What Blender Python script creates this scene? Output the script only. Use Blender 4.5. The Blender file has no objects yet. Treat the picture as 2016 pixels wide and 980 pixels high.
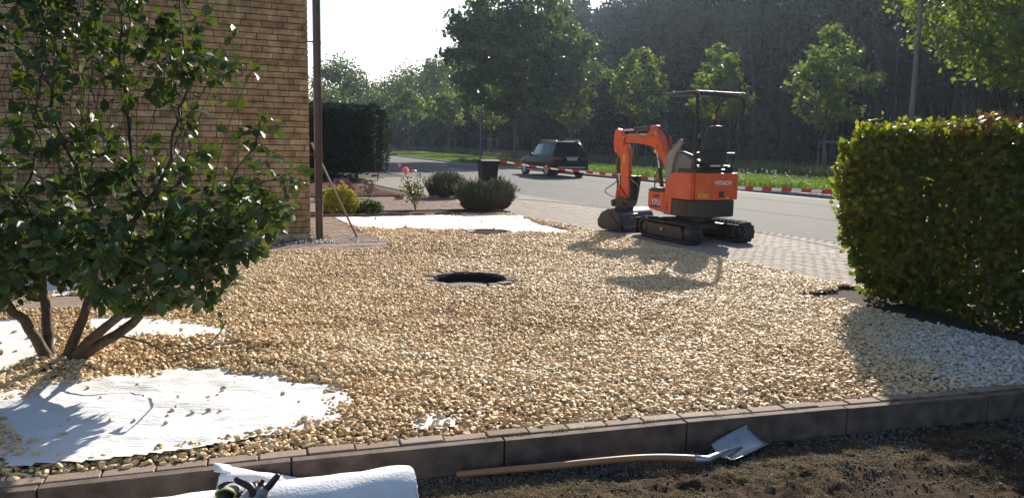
import bpy, bmesh, math, random
import numpy as np
from mathutils import Matrix, Vector, Euler

random.seed(7)
rng = np.random.default_rng(11)
SC = bpy.context.scene
COL = SC.collection
R = math.radians

# ------------------------------------------------------------------ camera
PITCH = math.atan(207 / 1523)
ROLL = 0.02
CAM_H = 1.6
cam = bpy.data.cameras.new('camera')
cam.sensor_width = 36
cam.lens = 36 * 1523 / 2016
cam.clip_start = 0.05
cam.clip_end = 3000
cam_o = bpy.data.objects.new('camera', cam)
COL.objects.link(cam_o)
cam_o.matrix_world = Matrix.Translation((0, 0, CAM_H)) @ Euler((R(90) - PITCH, 0, 0)).to_matrix().to_4x4() @ Matrix.Rotation(ROLL, 4, 'Z')
SC.camera = cam_o

# ------------------------------------------------------------------ light
SUN_EL, SUN_AZ = R(27), R(18.5)           # azimuth measured from +Y towards +X
W = bpy.data.worlds.new('World')
SC.world = W
W.use_nodes = True
nt = W.node_tree
bg = nt.nodes['Background']
sky = nt.nodes.new('ShaderNodeTexSky')
sky.sky_type = 'NISHITA'
sky.sun_disc = False
sky.sun_elevation = SUN_EL
sky.sun_rotation = SUN_AZ
sky.air_density = 1.0
sky.dust_density = 1.2
sky.ozone_density = 2.0
nt.links.new(sky.outputs[0], bg.inputs[0])
bg.inputs[1].default_value = 0.086
sun = bpy.data.lights.new('sun', 'SUN')
sun.energy = 5.0
sun.angle = R(0.5)
sun.color = (1.0, 0.92, 0.80)
so = bpy.data.objects.new('sun', sun)
COL.objects.link(so)
sd = Vector((math.sin(SUN_AZ) * math.cos(SUN_EL), math.cos(SUN_AZ) * math.cos(SUN_EL), math.sin(SUN_EL)))
so.rotation_euler = sd.to_track_quat('Z', 'Y').to_euler()
so.location = (0, 0, 30)
SC.view_settings.view_transform = 'Standard'
SC.view_settings.look = 'None'
SC.view_settings.exposure = 0.82
SC.view_settings.gamma = 1.0
SC.render.engine = 'CYCLES'
SC.cycles.use_denoising = True
SC.cycles.max_bounces = 8
SC.cycles.transparent_max_bounces = 8
SC.cycles.volume_bounces = 0

# ------------------------------------------------------------------ frames
CU, SU = math.cos(R(25)), math.sin(R(25))
def xy(u, v):                 # u runs along the road, v across it
    return (-SU * u + CU * v, CU * u + SU * v)
def uv_of(x, y):
    return (-SU * x + CU * y, CU * x + SU * y)
def gp(px, py, z=0.0):        # ground point seen in a given direction
    a0 = (px - 1008) / 1523; b0 = (490 - py) / 1523
    a = a0 * .9998 - b0 * ROLL; b = a0 * ROLL + b0 * .9998
    dy = math.cos(PITCH) + b * math.sin(PITCH); dz = -math.sin(PITCH) + b * math.cos(PITCH)
    t = (z - CAM_H) / dz
    return (a * t, dy * t)
def at(px, py, Y):            # point in that direction at distance Y in front
    a0 = (px - 1008) / 1523; b0 = (490 - py) / 1523
    a = a0 * .9998 - b0 * ROLL; b = a0 * ROLL + b0 * .9998
    dy = math.cos(PITCH) + b * math.sin(PITCH); dz = -math.sin(PITCH) + b * math.cos(PITCH)
    t = Y / dy
    return Vector((a * t, Y, CAM_H + dz * t))

# ------------------------------------------------------------------ noise
_lat = rng.random((256, 256))
def vnoise(x, y):
    x = np.asarray(x, float); y = np.asarray(y, float)
    xi = np.floor(x).astype(int); yi = np.floor(y).astype(int)
    fx = x - xi; fy = y - yi
    fx = fx * fx * (3 - 2 * fx); fy = fy * fy * (3 - 2 * fy)
    g = lambda i, j: _lat[i % 256, j % 256]
    return (g(xi, yi) * (1 - fx) + g(xi + 1, yi) * fx) * (1 - fy) + (g(xi, yi + 1) * (1 - fx) + g(xi + 1, yi + 1) * fx) * fy
def fbm(x, y, o=4):
    s = 0; a = .5; t = 0
    for k in range(o):
        s = s + a * vnoise(np.asarray(x) * 2 ** k + 17 * k, np.asarray(y) * 2 ** k + 31 * k); t += a; a *= .5
    return s / t
def pip(poly, X, Y):
    X = np.asarray(X); Y = np.asarray(Y); ins = np.zeros(X.shape, bool)
    n = len(poly)
    for i in range(n):
        x1, y1 = poly[i]; x2, y2 = poly[(i + 1) % n]
        c = ((y1 > Y) != (y2 > Y)) & (X < (x2 - x1) * (Y - y1) / ((y2 - y1) or 1e-9) + x1)
        ins ^= c
    return ins

# ------------------------------------------------------------------ materials
MATS = {}
def srgb(r, g, b):
    f = lambda c: ((c / 255 + .055) / 1.055) ** 2.4 if c > 10 else c / 255 / 12.92
    return (f(r), f(g), f(b))
def mat(name, c1, c2=None, scale=5.0, rough=.6, metal=0.0, bump=0.0, bscale=40.0, tone=None, coat=0.0, spec=.5,
        detail=4.0, trans=0.0, transmission=0.0, rough2=None, tonemix=1.0, tcol=None):
    """procedural material; tone = list of colours picked by the per-piece 'tone' attribute"""
    if name in MATS: return MATS[name]
    m = bpy.data.materials.new(name); m.use_nodes = True
    n = m.node_tree.nodes; l = m.node_tree.links
    p = n['Principled BSDF']
    c2 = c2 or tuple(x * .8 for x in c1)
    tc = n.new('ShaderNodeTexCoord')
    no = n.new('ShaderNodeTexNoise'); no.inputs['Scale'].default_value = scale; no.inputs['Detail'].default_value = detail
    l.new(tc.outputs['Object'], no.inputs['Vector'])
    ra = n.new('ShaderNodeValToRGB')
    ra.color_ramp.elements[0].position = .3; ra.color_ramp.elements[1].position = .7
    ra.color_ramp.elements[0].color = (*c1, 1); ra.color_ramp.elements[1].color = (*c2, 1)
    l.new(no.outputs['Fac'], ra.inputs[0])
    col = ra.outputs[0]
    if tone:
        at_ = n.new('ShaderNodeAttribute'); at_.attribute_name = 'tone'
        tr = n.new('ShaderNodeValToRGB'); e = tr.color_ramp.elements
        while len(e) < len(tone): e.new(.5)
        for i, c in enumerate(tone):
            e[i].position = i / (len(tone) - 1); e[i].color = (*c, 1)
        l.new(at_.outputs['Fac'], tr.inputs[0])
        mx = n.new('ShaderNodeMix'); mx.data_type = 'RGBA'; mx.blend_type = 'MULTIPLY'; mx.inputs[0].default_value = tonemix
        l.new(tr.outputs[0], mx.inputs[6]); l.new(ra.outputs[0], mx.inputs[7])
        col = mx.outputs[2]
    l.new(col, p.inputs['Base Color'])
    p.inputs['Roughness'].default_value = rough
    if rough2 is not None:
        mr = n.new('ShaderNodeMapRange'); mr.inputs[3].default_value = rough; mr.inputs[4].default_value = rough2
        l.new(no.outputs['Fac'], mr.inputs[0]); l.new(mr.outputs[0], p.inputs['Roughness'])
    p.inputs['Metallic'].default_value = metal
    p.inputs['Coat Weight'].default_value = coat
    p.inputs['Specular IOR Level'].default_value = spec
    p.inputs['Transmission Weight'].default_value = transmission
    if bump:
        nb = n.new('ShaderNodeTexNoise'); nb.inputs['Scale'].default_value = bscale; nb.inputs['Detail'].default_value = 5
        l.new(tc.outputs['Object'], nb.inputs['Vector'])
        bp = n.new('ShaderNodeBump'); bp.inputs['Strength'].default_value = 1.0; bp.inputs['Distance'].default_value = bump
        l.new(nb.outputs['Fac'], bp.inputs['Height']); l.new(bp.outputs[0], p.inputs['Normal'])
    if trans:
        tb = n.new('ShaderNodeBsdfTranslucent')
        if tcol:
            mt = n.new('ShaderNodeMix'); mt.data_type = 'RGBA'; mt.blend_type = 'MULTIPLY'; mt.inputs[0].default_value = 1
            l.new(col, mt.inputs[6]); mt.inputs[7].default_value = (*tcol, 1); l.new(mt.outputs[2], tb.inputs[0])
        else: l.new(col, tb.inputs[0])
        ms = n.new('ShaderNodeMixShader'); ms.inputs[0].default_value = trans
        l.new(p.outputs[0], ms.inputs[1]); l.new(tb.outputs[0], ms.inputs[2])
        l.new(ms.outputs[0], n['Material Output'].inputs['Surface'])
    MATS[name] = m
    return m

# ------------------------------------------------------------------ mesh helpers
def tag(o, label=None, cat=None, group=None, kind=None):
    if label: o['label'] = label
    if cat: o['category'] = cat
    if group: o['group'] = group
    if kind: o['kind'] = kind
    return o
def thing(name, label, cat, loc=(0, 0, 0), rz=0, group=None):
    o = bpy.data.objects.new(name, None); COL.objects.link(o)
    o.location = loc; o.rotation_euler = (0, 0, rz); o.empty_display_size = .2
    return tag(o, label, cat, group)
def copy_tree(o, parent=None):
    c = o.copy(); COL.objects.link(c); c.parent = parent
    for ch in o.children: copy_tree(ch, c)
    return c
UPWARD = {'road', 'road_line', 'gutter', 'gutter_line', 'kerb', 'verge', 'footpath', 'meadow', 'hill', 'pavement_bed', 'pavement', 'brick_path', 'garden_path', 'garden_soil', 'wall'}   # meshes laid out in (u, v), whose winding runs the other way
def np_mesh(name, parts, mats, parent=None, smooth=False, loc=None):
    """parts: list of (V, F, tone, matindex); F an (m,k) int array"""
    Vs = []; L = []; LS = []; T = []; MI = []; off = 0; lo = 0
    for V, F, t, mi in parts:
        V = np.asarray(V, np.float32).reshape(-1, 3); F = np.asarray(F, np.int64)
        if len(F) == 0: continue
        Vs.append(V); L.append((F + off).ravel()); k = F.shape[1]
        LS.append(lo + np.arange(len(F)) * k); lo += F.size
        T.append(np.zeros(len(V)) if t is None else np.broadcast_to(np.asarray(t, float), (len(V),)))
        MI.append(np.full(len(F), mi)); off += len(V)
    V = np.concatenate(Vs); L = np.concatenate(L); LS = np.concatenate(LS); T = np.concatenate(T); MI = np.concatenate(MI)
    me = bpy.data.meshes.new(name)
    me.vertices.add(len(V)); me.vertices.foreach_set('co', V.ravel())
    me.loops.add(len(L)); me.loops.foreach_set('vertex_index', L.astype(np.int32))
    me.polygons.add(len(LS)); me.polygons.foreach_set('loop_start', LS.astype(np.int32))
    me.polygons.foreach_set('material_index', MI.astype(np.int32))
    me.polygons.foreach_set('use_smooth', np.full(len(LS), smooth))
    me.update(calc_edges=True)
    a = me.attributes.new('tone', 'FLOAT', 'POINT'); a.data.foreach_set('value', T.astype(np.float32))
    for m in (mats if isinstance(mats, (list, tuple)) else [mats]): me.materials.append(m)
    if name in UPWARD: me.flip_normals()
    o = bpy.data.objects.new(name, me); COL.objects.link(o); o.parent = parent
    if loc: o.location = loc
    return o

class MB:
    """collects shapes into one mesh"""
    def __init__(s, M=None): s.V = []; s.F = []; s.MI = []; s.T = []; s.M = M; s.mi = 0; s.t = 0.0
    def add(s, V, F, M=None):
        M = M if M is not None else s.M
        o = len(s.V)
        for v in V:
            v = Vector(v)
            if M is not None: v = M @ v
            s.V.append(tuple(v)); s.T.append(s.t)
        for f in F: s.F.append(tuple(i + o for i in f)); s.MI.append(s.mi)
        return s
    def box(s, c, d, rot=None, M=None):
        h = [x / 2 for x in d]
        V = [Vector((sx * h[0], sy * h[1], sz * h[2])) for sx in (-1, 1) for sy in (-1, 1) for sz in (-1, 1)]
        if rot is not None: V = [rot @ v for v in V]
        V = [v + Vector(c) for v in V]
        return s.add(V, [(0, 1, 3, 2), (4, 6, 7, 5), (0, 4, 5, 1), (2, 3, 7, 6), (0, 2, 6, 4), (1, 5, 7, 3)], M)
    def bar(s, a, b, w, h=None, M=None):
        a = Vector(a); b = Vector(b); h = h or w
        q = (b - a).to_track_quat('X', 'Z').to_matrix()
        return s.box((a + b) / 2, ((b - a).length, w, h), q, M)
    def prism(s, poly, y0, y1, axis='y', M=None):
        """poly in (x,z) extruded along y, or (x,y) extruded along z"""
        n = len(poly)
        if axis == 'y': V = [(p[0], y0, p[1]) for p in poly] + [(p[0], y1, p[1]) for p in poly]
        elif axis == 'z': V = [(p[0], p[1], y0) for p in poly] + [(p[0], p[1], y1) for p in poly]
        else: V = [(y0, p[0], p[1]) for p in poly] + [(y1, p[0], p[1]) for p in poly]
        F = [tuple(range(n)), tuple(range(2 * n - 1, n - 1, -1))]
        F += [(i, i + n, (i + 1) % n + n, (i + 1) % n) for i in range(n)]
        return s.add(V, F, M)
    def tube(s, P, r, k=8, M=None, caps=True):
        P = [Vector(p) for p in P]; n = len(P)
        r = r if isinstance(r, (list, tuple)) else [r] * n
        V = []; F = []; up = None
        for i, p in enumerate(P):
            d = (P[min(i + 1, n - 1)] - P[max(i - 1, 0)]).normalized()
            if up is None: up = d.orthogonal().normalized()
            up = (up - d * up.dot(d)).normalized(); sd_ = d.cross(up)
            for j in range(k):
                a = 2 * math.pi * j / k
                V.append(p + (up * math.cos(a) + sd_ * math.sin(a)) * r[i])
        for i in range(n - 1):
            for j in range(k):
                F.append((i * k + j, i * k + (j + 1) % k, (i + 1) * k + (j + 1) % k, (i + 1) * k + j))
        if caps: F.append(tuple(range(k - 1, -1, -1))); F.append(tuple((n - 1) * k + j for j in range(k)))
        return s.add(V, F, M)
    def lathe(s, prof, c=(0, 0, 0), ax='z', k=20, M=None):
        """prof: (radius, height)"""
        V = []; F = []
        for (r, h) in prof:
            for j in range(k):
                a = 2 * math.pi * j / k; x, y = r * math.cos(a), r * math.sin(a)
                V.append({'z': (x, y, h), 'y': (x, h, y), 'x': (h, x, y)}[ax])
        V = [Vector(v) + Vector(c) for v in V]; n = len(prof)
        for i in range(n - 1):
            for j in range(k): F.append((i * k + j, i * k + (j + 1) % k, (i + 1) * k + (j + 1) % k, (i + 1) * k + j))
        F.append(tuple(range(k - 1, -1, -1))); F.append(tuple((n - 1) * k + j for j in range(k)))
        return s.add(V, F, M)
    def build(s, name, mats, parent=None, bevel=0, smooth=False, seg=2, sub=0, loc=None):
        me = bpy.data.meshes.new(name); me.from_pydata(s.V, [], s.F)
        for m in (mats if isinstance(mats, (list, tuple)) else [mats]): me.materials.append(m)
        me.polygons.foreach_set('material_index', s.MI)
        a = me.attributes.new('tone', 'FLOAT', 'POINT'); a.data.foreach_set('value', s.T)
        bm = bmesh.new(); bm.from_mesh(me); bmesh.ops.recalc_face_normals(bm, faces=bm.faces); bm.to_mesh(me); bm.free()
        o = bpy.data.objects.new(name, me); COL.objects.link(o); o.parent = parent
        if loc: o.location = loc
        if smooth:
            me.polygons.foreach_set('use_smooth', [True] * len(me.polygons))
            if smooth == 'auto': me.set_sharp_from_angle(angle=R(35))
        if bevel:
            b = o.modifiers.new('bevel', 'BEVEL'); b.width = bevel; b.segments = seg; b.limit_method = 'ANGLE'; b.angle_limit = R(40)
            if smooth != True:
                me.polygons.foreach_set('use_smooth', [True] * len(me.polygons)); b.harden_normals = True
        if sub:
            b = o.modifiers.new('sub', 'SUBSURF'); b.levels = sub; b.render_levels = sub
        me.update()
        return o

def frames(axis, spin=None, up=None):
    """rotation matrices whose x column is axis and z column a normal near up"""
    n = len(axis); a = axis / (np.linalg.norm(axis, axis=1, keepdims=True) + 1e-9)
    u = rng.normal(size=(n, 3)) if up is None else up
    y = np.cross(u, a); y /= (np.linalg.norm(y, axis=1, keepdims=True) + 1e-9)
    z = np.cross(a, y)
    return np.stack([a, y, z], axis=2)
def scatter(T, F, P, Rm, S):
    """copies template (T,F) at points P with rotations Rm and scales S (n,) or (n,3)"""
    T = np.asarray(T, float); F = np.asarray(F); n = len(P); k = len(T)
    S = np.asarray(S, float)
    if S.ndim == 1: S = np.repeat(S[:, None], 3, 1)
    X = T[None] * S[:, None, :]
    V = np.einsum('nij,nkj->nki', Rm, X) + P[:, None, :]
    FF = (F[None] + (np.arange(n) * k)[:, None, None]).reshape(-1, F.shape[1])
    return V.reshape(-1, 3), FF
def rot_rand(n):
    q = rng.normal(size=(n, 4)); q /= np.linalg.norm(q, axis=1, keepdims=True)
    w, x, y, z = q.T
    return np.stack([np.stack([1 - 2 * (y * y + z * z), 2 * (x * y - z * w), 2 * (x * z + y * w)], 1),
                     np.stack([2 * (x * y + z * w), 1 - 2 * (x * x + z * z), 2 * (y * z - x * w)], 1),
                     np.stack([2 * (x * z - y * w), 2 * (y * z + x * w), 1 - 2 * (x * x + y * y)], 1)], 1)
LEAF_T = [(0, 0, 0), (.45, -.33, .1), (1, 0, -.03), (.45, .33, .1)]; LEAF_F = [(0, 1, 2), (0, 2, 3)]
BIG_T = [(0, 0, 0), (.28, -.30, .08), (.68, -.27, .05), (1, 0, -.12), (.68, .27, .05), (.28, .30, .08), (.3, 0, 0), (.68, 0, -.02)]
BIG_F = [(0, 1, 6, 6), (1, 2, 7, 6), (2, 3, 7, 7), (0, 6, 5, 5), (6, 7, 4, 5), (7, 3, 4, 4)]
BIG_TRI = [(0, 1, 6), (1, 2, 7), (1, 7, 6), (2, 3, 7), (0, 6, 5), (6, 7, 4), (6, 4, 5), (7, 3, 4)]
def ico(sub=0):
    bm = bmesh.new(); bmesh.ops.create_icosphere(bm, subdivisions=sub + 1, radius=1)
    V = np.array([v.co[:] for v in bm.verts]); F = np.array([[v.index for v in f.verts] for f in bm.faces]); bm.free()
    return V, F

# ------------------------------------------------------------------ branching growth
def grow(start, att, step=.1, infl=1.2, kill=.15, iters=120, maxn=6000):
    """start: list of (pos, parent) ; att: (m,3). returns nodes, parents"""
    N = [np.array(p, float) for p, _ in start]; Pa = [q for _, q in start]
    att = np.array(att, float); alive = np.ones(len(att), bool)
    pos = np.zeros((maxn, 3)); pos[:len(N)] = N; n = len(N)
    near = np.full(len(att), -1); nd = np.full(len(att), 1e9)
    def upd(i0, i1):
        nonlocal near, nd
        for i in range(i0, i1):
            d = np.linalg.norm(att - pos[i], axis=1); m = d < nd; nd[m] = d[m]; near[m] = i
    upd(0, n)
    for it in range(iters):
        act = alive & (nd < infl)
        if not act.any():
            if not alive.any(): break
            act = alive & (nd < nd[alive].min() + .3)
        ids = np.unique(near[act]); new = []
        for i in ids:
            m = act & (near == i); d = att[m] - pos[i]; d /= np.linalg.norm(d, axis=1, keepdims=True) + 1e-9
            v = d.mean(0) + rng.normal(size=3) * .16; l = np.linalg.norm(v)
            if l < 1e-3: continue
            new.append((pos[i] + v / l * step, i))
        if not new or n + len(new) >= maxn: break
        i0 = n
        for p, q in new:
            pos[n] = p; Pa.append(int(q)); n += 1
        upd(i0, n); alive &= nd > kill
    return pos[:n].copy(), np.array(Pa)
def radii(pos, Pa, tip=.004, ex=2.4, rmax=None):
    n = len(pos); r = np.zeros(n); ch = np.zeros(n, int)
    for i in range(n - 1, -1, -1):
        if ch[i] == 0: r[i] = tip ** ex
        if Pa[i] >= 0: r[Pa[i]] += r[i]; ch[Pa[i]] += 1
    r = r ** (1 / ex)
    if rmax: r *= 1; r = np.minimum(r, rmax)
    return r, ch
def skeleton_mesh(pos, Pa, r, k=5):
    i = np.where(Pa >= 0)[0]; A = pos[Pa[i]]; B = pos[i]; ra = np.minimum(r[Pa[i]], r[i] * 1.35); rb = r[i]
    d = B - A; d /= np.linalg.norm(d, axis=1, keepdims=True) + 1e-9
    u = np.cross(d, np.array([.3, .5, .81])); u /= np.linalg.norm(u, axis=1, keepdims=True) + 1e-9; w = np.cross(d, u)
    an = np.arange(k) * 2 * math.pi / k
    ring = u[:, None] * np.cos(an)[None, :, None] + w[:, None] * np.sin(an)[None, :, None]
    V = np.concatenate([A[:, None] - d[:, None] * ra[:, None, None] * .3 + ring * ra[:, None, None], B[:, None] + ring * rb[:, None, None]], 1).reshape(-1, 3)
    j = np.arange(k); q = np.stack([j, (j + 1) % k, (j + 1) % k + k, j + k], 1)
    F = (q[None] + (np.arange(len(i)) * 2 * k)[:, None, None]).reshape(-1, 4)
    return V, F

# ================================================================== SETTING
def sheet(name, poly, z, m, kind='structure'):
    bm = bmesh.new()
    vs = [bm.verts.new((p[0], p[1], z if len(p) < 3 else p[2])) for p in poly]
    f = bm.faces.new(vs); f.normal_update()
    if f.normal.z < 0: f.normal_flip()
    bmesh.ops.triangulate(bm, faces=[f])
    me = bpy.data.meshes.new(name); bm.to_mesh(me); bm.free(); me.materials.append(m)
    o = bpy.data.objects.new(name, me); COL.objects.link(o)
    if kind: o['kind'] = kind
    return o
def strip(name, us, va, vb, z, m, za=None):
    """ribbon between v=va(u) and v=vb(u)"""
    V = []; F = []
    for i, u in enumerate(us):
        V.append((*xy(u, va(u)), z)); V.append((*xy(u, vb(u)), z))
        if i: F.append((2 * i - 2, 2 * i - 1, 2 * i + 1, 2 * i))
    o = np_mesh(name, [(V, F, None, 0)], m); o['kind'] = 'structure'
    return o
def interp(pts):
    xs = [p[0] for p in pts]; ys = [p[1] for p in pts]
    return lambda u: float(np.interp(u, xs, ys))
KERB_V = interp([(-60, 20.6), (25, 20.6), (40, 21.1), (56, 21.6), (80, 24), (90, 25.6), (110, 28.5), (160, 34), (260, 44), (400, 56)])
NEAR_V = interp([(-60, 10.85), (32, 10.8), (56, 11.6), (80, 13.6), (110, 18), (160, 23), (260, 33), (400, 45)])
PATH_V = interp([(-60, 31.2), (60, 31.4), (80, 32), (110, 36), (160, 41.5), (260, 52), (400, 64)])
US = list(np.arange(-60, 402, 4.0))

asphalt = mat('asphalt', (.09, .087, .085), (.145, .14, .133), scale=1.2, rough=.85, rough2=.95, bump=.006, bscale=60, spec=.18, detail=8)
soil = mat('soil', (.06, .036, .023), (.11, .07, .048), scale=14, rough=1, bump=.02, bscale=40, spec=.05)
lawn = mat('lawn', (.05, .085, .018), (.11, .15, .035), scale=1.3, rough=1, bump=.04, bscale=18, detail=8, spec=.05)
rough_grass = mat('meadow ground', (.035, .055, .018), (.075, .095, .035), scale=.6, rough=1, bump=.05, bscale=10, detail=8, spec=.05)
white_line = mat('road paint', (.26, .26, .25), (.12, .12, .115), scale=5, rough=.9, spec=.05)

g = sheet('ground', [(-600, -300), (900, -300), (900, 900), (-600, 900)], -.35, rough_grass)
strip('road', US, NEAR_V, lambda u: KERB_V(u) - .12, -.02, asphalt)
strip('road_line', US, lambda u: 14.37 + NEAR_V(u) - 10.85, lambda u: 14.49 + NEAR_V(u) - 10.85, -.016, white_line)
strip('gutter', US, lambda u: KERB_V(u) - .55, lambda u: KERB_V(u) - .12, -.015, mat('gutter stone', (.2, .19, .18), (.3, .29, .27), scale=3, rough=.8, bump=.003))
strip('gutter_line', US, lambda u: KERB_V(u) - 2.75, lambda u: KERB_V(u) - 2.66, -.016, mat('tar joint', (.16, .155, .15), (.13, .125, .12), scale=6, rough=.9, spec=.05))
# far kerb with a real step
kmat = mat('kerb concrete', (.16, .15, .14), (.26, .25, .235), scale=5, rough=.85, bump=.003, bscale=80)
V = []; F = []
for i, u in enumerate(US):
    for (dv, z) in ((-.12, -.03), (-.12, .1), (.0, .12), (.0, -.03)): V.append((*xy(u, KERB_V(u) + dv), z))
    if i:
        for k in range(3): F.append((4 * i - 4 + k, 4 * i - 3 + k, 4 * i + 1 + k, 4 * i + k))
o = np_mesh('kerb', [(V, F, None, 0)], kmat); o['kind'] = 'structure'
strip('verge', US, KERB_V, lambda u: PATH_V(u), .11, lawn)
strip('footpath', US, PATH_V, lambda u: PATH_V(u) + 2.0, .115, mat('path gravel', (.34, .31, .26), (.45, .41, .35), scale=4, rough=.95, bump=.004))
strip('meadow', US, lambda u: PATH_V(u) + 2.0, lambda u: PATH_V(u) + 18, .11, rough_grass)
# wooded hill
V = []; F = []; us = list(np.arange(-70, 410, 8.0)); ds = [0, 6, 14, 24, 38, 60, 100]
for i, u in enumerate(us):
    for j, d in enumerate(ds):
        V.append((*xy(u, PATH_V(u) + 17.9 + d), .12 + .30 * d * (1 if d < 60 else .9) + float(vnoise(u * .05, d * .1)) * d * .05))
    if i:
        for j in range(len(ds) - 1):
            a = (i - 1) * len(ds) + j; b = i * len(ds) + j; F.append((a, a + 1, b + 1, b))
o = np_mesh('hill', [(V, F, None, 0)], mat('forest floor', (.03, .026, .018), (.05, .045, .025), scale=.8, rough=1, bump=.1, bscale=3), smooth=True); o['kind'] = 'structure'

# ---- sidewalk pavers (raised blocks over a joint bed)
joint = mat('paver joint', (.09, .08, .07), (.13, .115, .1), scale=20, rough=1, spec=.05)
paver = mat('paver', (1, 1, 1), (.82, .80, .78), scale=9, rough=.8, rough2=.95, bump=.002, bscale=120, spec=.22,
            tone=[(.28, .24, .205), (.34, .29, .245), (.38, .325, .28), (.32, .29, .26), (.42, .36, .31)])
strip('pavement_bed', list(np.arange(-20, 70, 3.0)), lambda u: 7.48, lambda u: 10.84, -.022, joint)
BV, BF = [], []
def block_field(u0, u1, v0, v1, lu, lv, gap=.006, stag=True, top=0.0, clip=None, frame=xy, along='u', jit=.003):
    """rows of bevelled blocks; returns V,F,tone"""
    T = np.array([(-.5, -.5, -1), (.5, -.5, -1), (.5, .5, -1), (-.5, .5, -1), (-.5, -.5, -.08), (.5, -.5, -.08), (.5, .5, -.08), (-.5, .5, -.08),
                  (-.47, -.44, 0), (.47, -.44, 0), (.47, .44, 0), (-.47, .44, 0)])
    Fq = np.array([(0, 1, 5, 4), (1, 2, 6, 5), (2, 3, 7, 6), (3, 0, 4, 7), (4, 5, 9, 8), (5, 6, 10, 9), (6, 7, 11, 10), (7, 4, 8, 11), (8, 9, 10, 11)])
    C = []; 
    nu = int(round((u1 - u0) / lu)); nv = int(round((v1 - v0) / lv))
    for j in range(nv if along == 'u' else nu):
        n2 = nu if along == 'u' else nv
        for i in range(n2 + 1):
            s = .5 * (j % 2) if stag else 0
            if along == 'u': u = u0 + (i + s) * lu; v = v0 + (j + .5) * lv
            else: u = u0 + (j + .5) * lu; v = v0 + (i + s) * lv
            if clip and not clip(u, v): continue
            C.append((u, v))
    C = np.array(C); n = len(C)
    S = np.stack([np.full(n, lu - gap), np.full(n, lv - gap), np.full(n, .05)], 1)
    X = T[None] * S[:, None]
    X[:, :, 2] += top + (rng.random(n)[:, None] - .5) * 2 * jit + X[:, :, 0] * (rng.normal(size=n) * .006)[:, None] + X[:, :, 1] * (rng.normal(size=n) * .006)[:, None]
    U = X[:, :, 0] + C[:, 0][:, None]; Vv = X[:, :, 1] + C[:, 1][:, None]
    x, y = frame(U, Vv)
    P = np.stack([x, y, X[:, :, 2]], 2).reshape(-1, 3)
    FF = (Fq[None] + (np.arange(n) * 12)[:, None, None]).reshape(-1, 4)
    return P, FF, np.repeat(rng.random(n), 12)
parts = []
a = block_field(-6, 34, 7.5, 9.30, .20, .10, clip=lambda u, v: u < 33, jit=.002); parts.append((a[0], a[1], a[2] * .8 + .1, 0))
a = block_field(-6, 34, 9.32, 10.82, .10, .20, along='v', clip=lambda u, v: v < 10.75, jit=.002); parts.append((a[0], a[1], a[2], 0))
o = np_mesh('pavement', parts, paver); o['kind'] = 'structure'

# ---- lower garden ground in front of the kerb
KP = [(-7.0, 1.84), (-2.31, 3.28), (-1.09, 3.70), (1.02, 4.36), (3.52, 5.08), (9, 6.75)]
KX = [p[0] for p in KP]; KY = [p[1] for p in KP]
ky = lambda x: np.interp(x, KX, KY)                  # front top edge of the kerb
nx, ny = 640, 190
X, Y = np.meshgrid(np.linspace(-6, 8.5, nx), np.linspace(0, 1, ny), indexing='ij')
Yb = ky(X) + .02; Yf = -1.0
t = 1 - (1 - Y) ** 1.9
Y = Yf + (Yb - Yf) * t
def low_z(x, y):
    d = np.clip((ky(x) - y), 0, 9)
    z = -.185 + .02 * fbm(x * 1.3, y * 1.3) 
    clod = np.clip(fbm(x * 8 + 3, y * 8, 4) - .42, 0, 1) * .17 + np.clip(fbm(x * 24, y * 24 + 9, 3) - .4, 0, 1) * .075
    return z + clod * np.clip((d - .16) * 3.0, .12, 1) * (.5 + .5 * np.clip(fbm(x * .8 + 5, y * .8) * 2 - .5, 0, 1))
Z = low_z(X, Y)
V = np.stack([X, Y, Z], 2).reshape(-1, 3)
i, j = np.meshgrid(np.arange(nx - 1), np.arange(ny - 1), indexing='ij'); b = (i * ny + j).ravel()
F = np.stack([b, b + ny, b + ny + 1, b + 1], 1)
dirt = mat('raked soil', (.026, .018, .012), (.11, .073, .045), scale=12, rough=1, spec=.08, bump=.02, bscale=110, detail=8)
o = np_mesh('soil_ground', [(V, F, None, 0)], dirt, smooth=True); o['kind'] = 'structure'
# crushed stones, dry grass and roots on it
n = 15000
x = rng.uniform(-1, 5.5, n); d = np.abs(rng.normal(size=n)) ** 1.3 * .42 + .015; y = ky(x) - d
k = (rng.random(n) < np.where(d < .25, 1, .25 + .9 * (x > 1.8)) * np.clip(fbm(x * 2.2 + 9, y * 2.2) * 2.4 - .5, .12, 1)); x, y, d = x[k], y[k], d[k]
IV, IF = ico(0); n = len(x)
P = np.stack([x, y, low_z(x, y) + .002], 1)
S = rng.uniform(.004, .012, n)[:, None] * np.stack([rng.uniform(.8, 1.4, n), rng.uniform(.7, 1.1, n), rng.uniform(.45, .8, n)], 1)
jv = IV * rng.uniform(.75, 1.2, (len(IV), 1))
V, F = scatter(jv, IF, P, rot_rand(n), S)
chip = mat('grey chippings', (1, 1, 1), (.75, .75, .75), scale=60, rough=.9, tone=[(.07, .06, .055), (.13, .115, .105), (.22, .20, .185), (.10, .08, .07)])
o = np_mesh('chippings', [(V, F, np.repeat(rng.random(n), len(IV)), 0)], chip); tag(o, 'small grey crushed stones lying on the dark soil before the kerb', 'chippings', kind='stuff')
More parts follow.
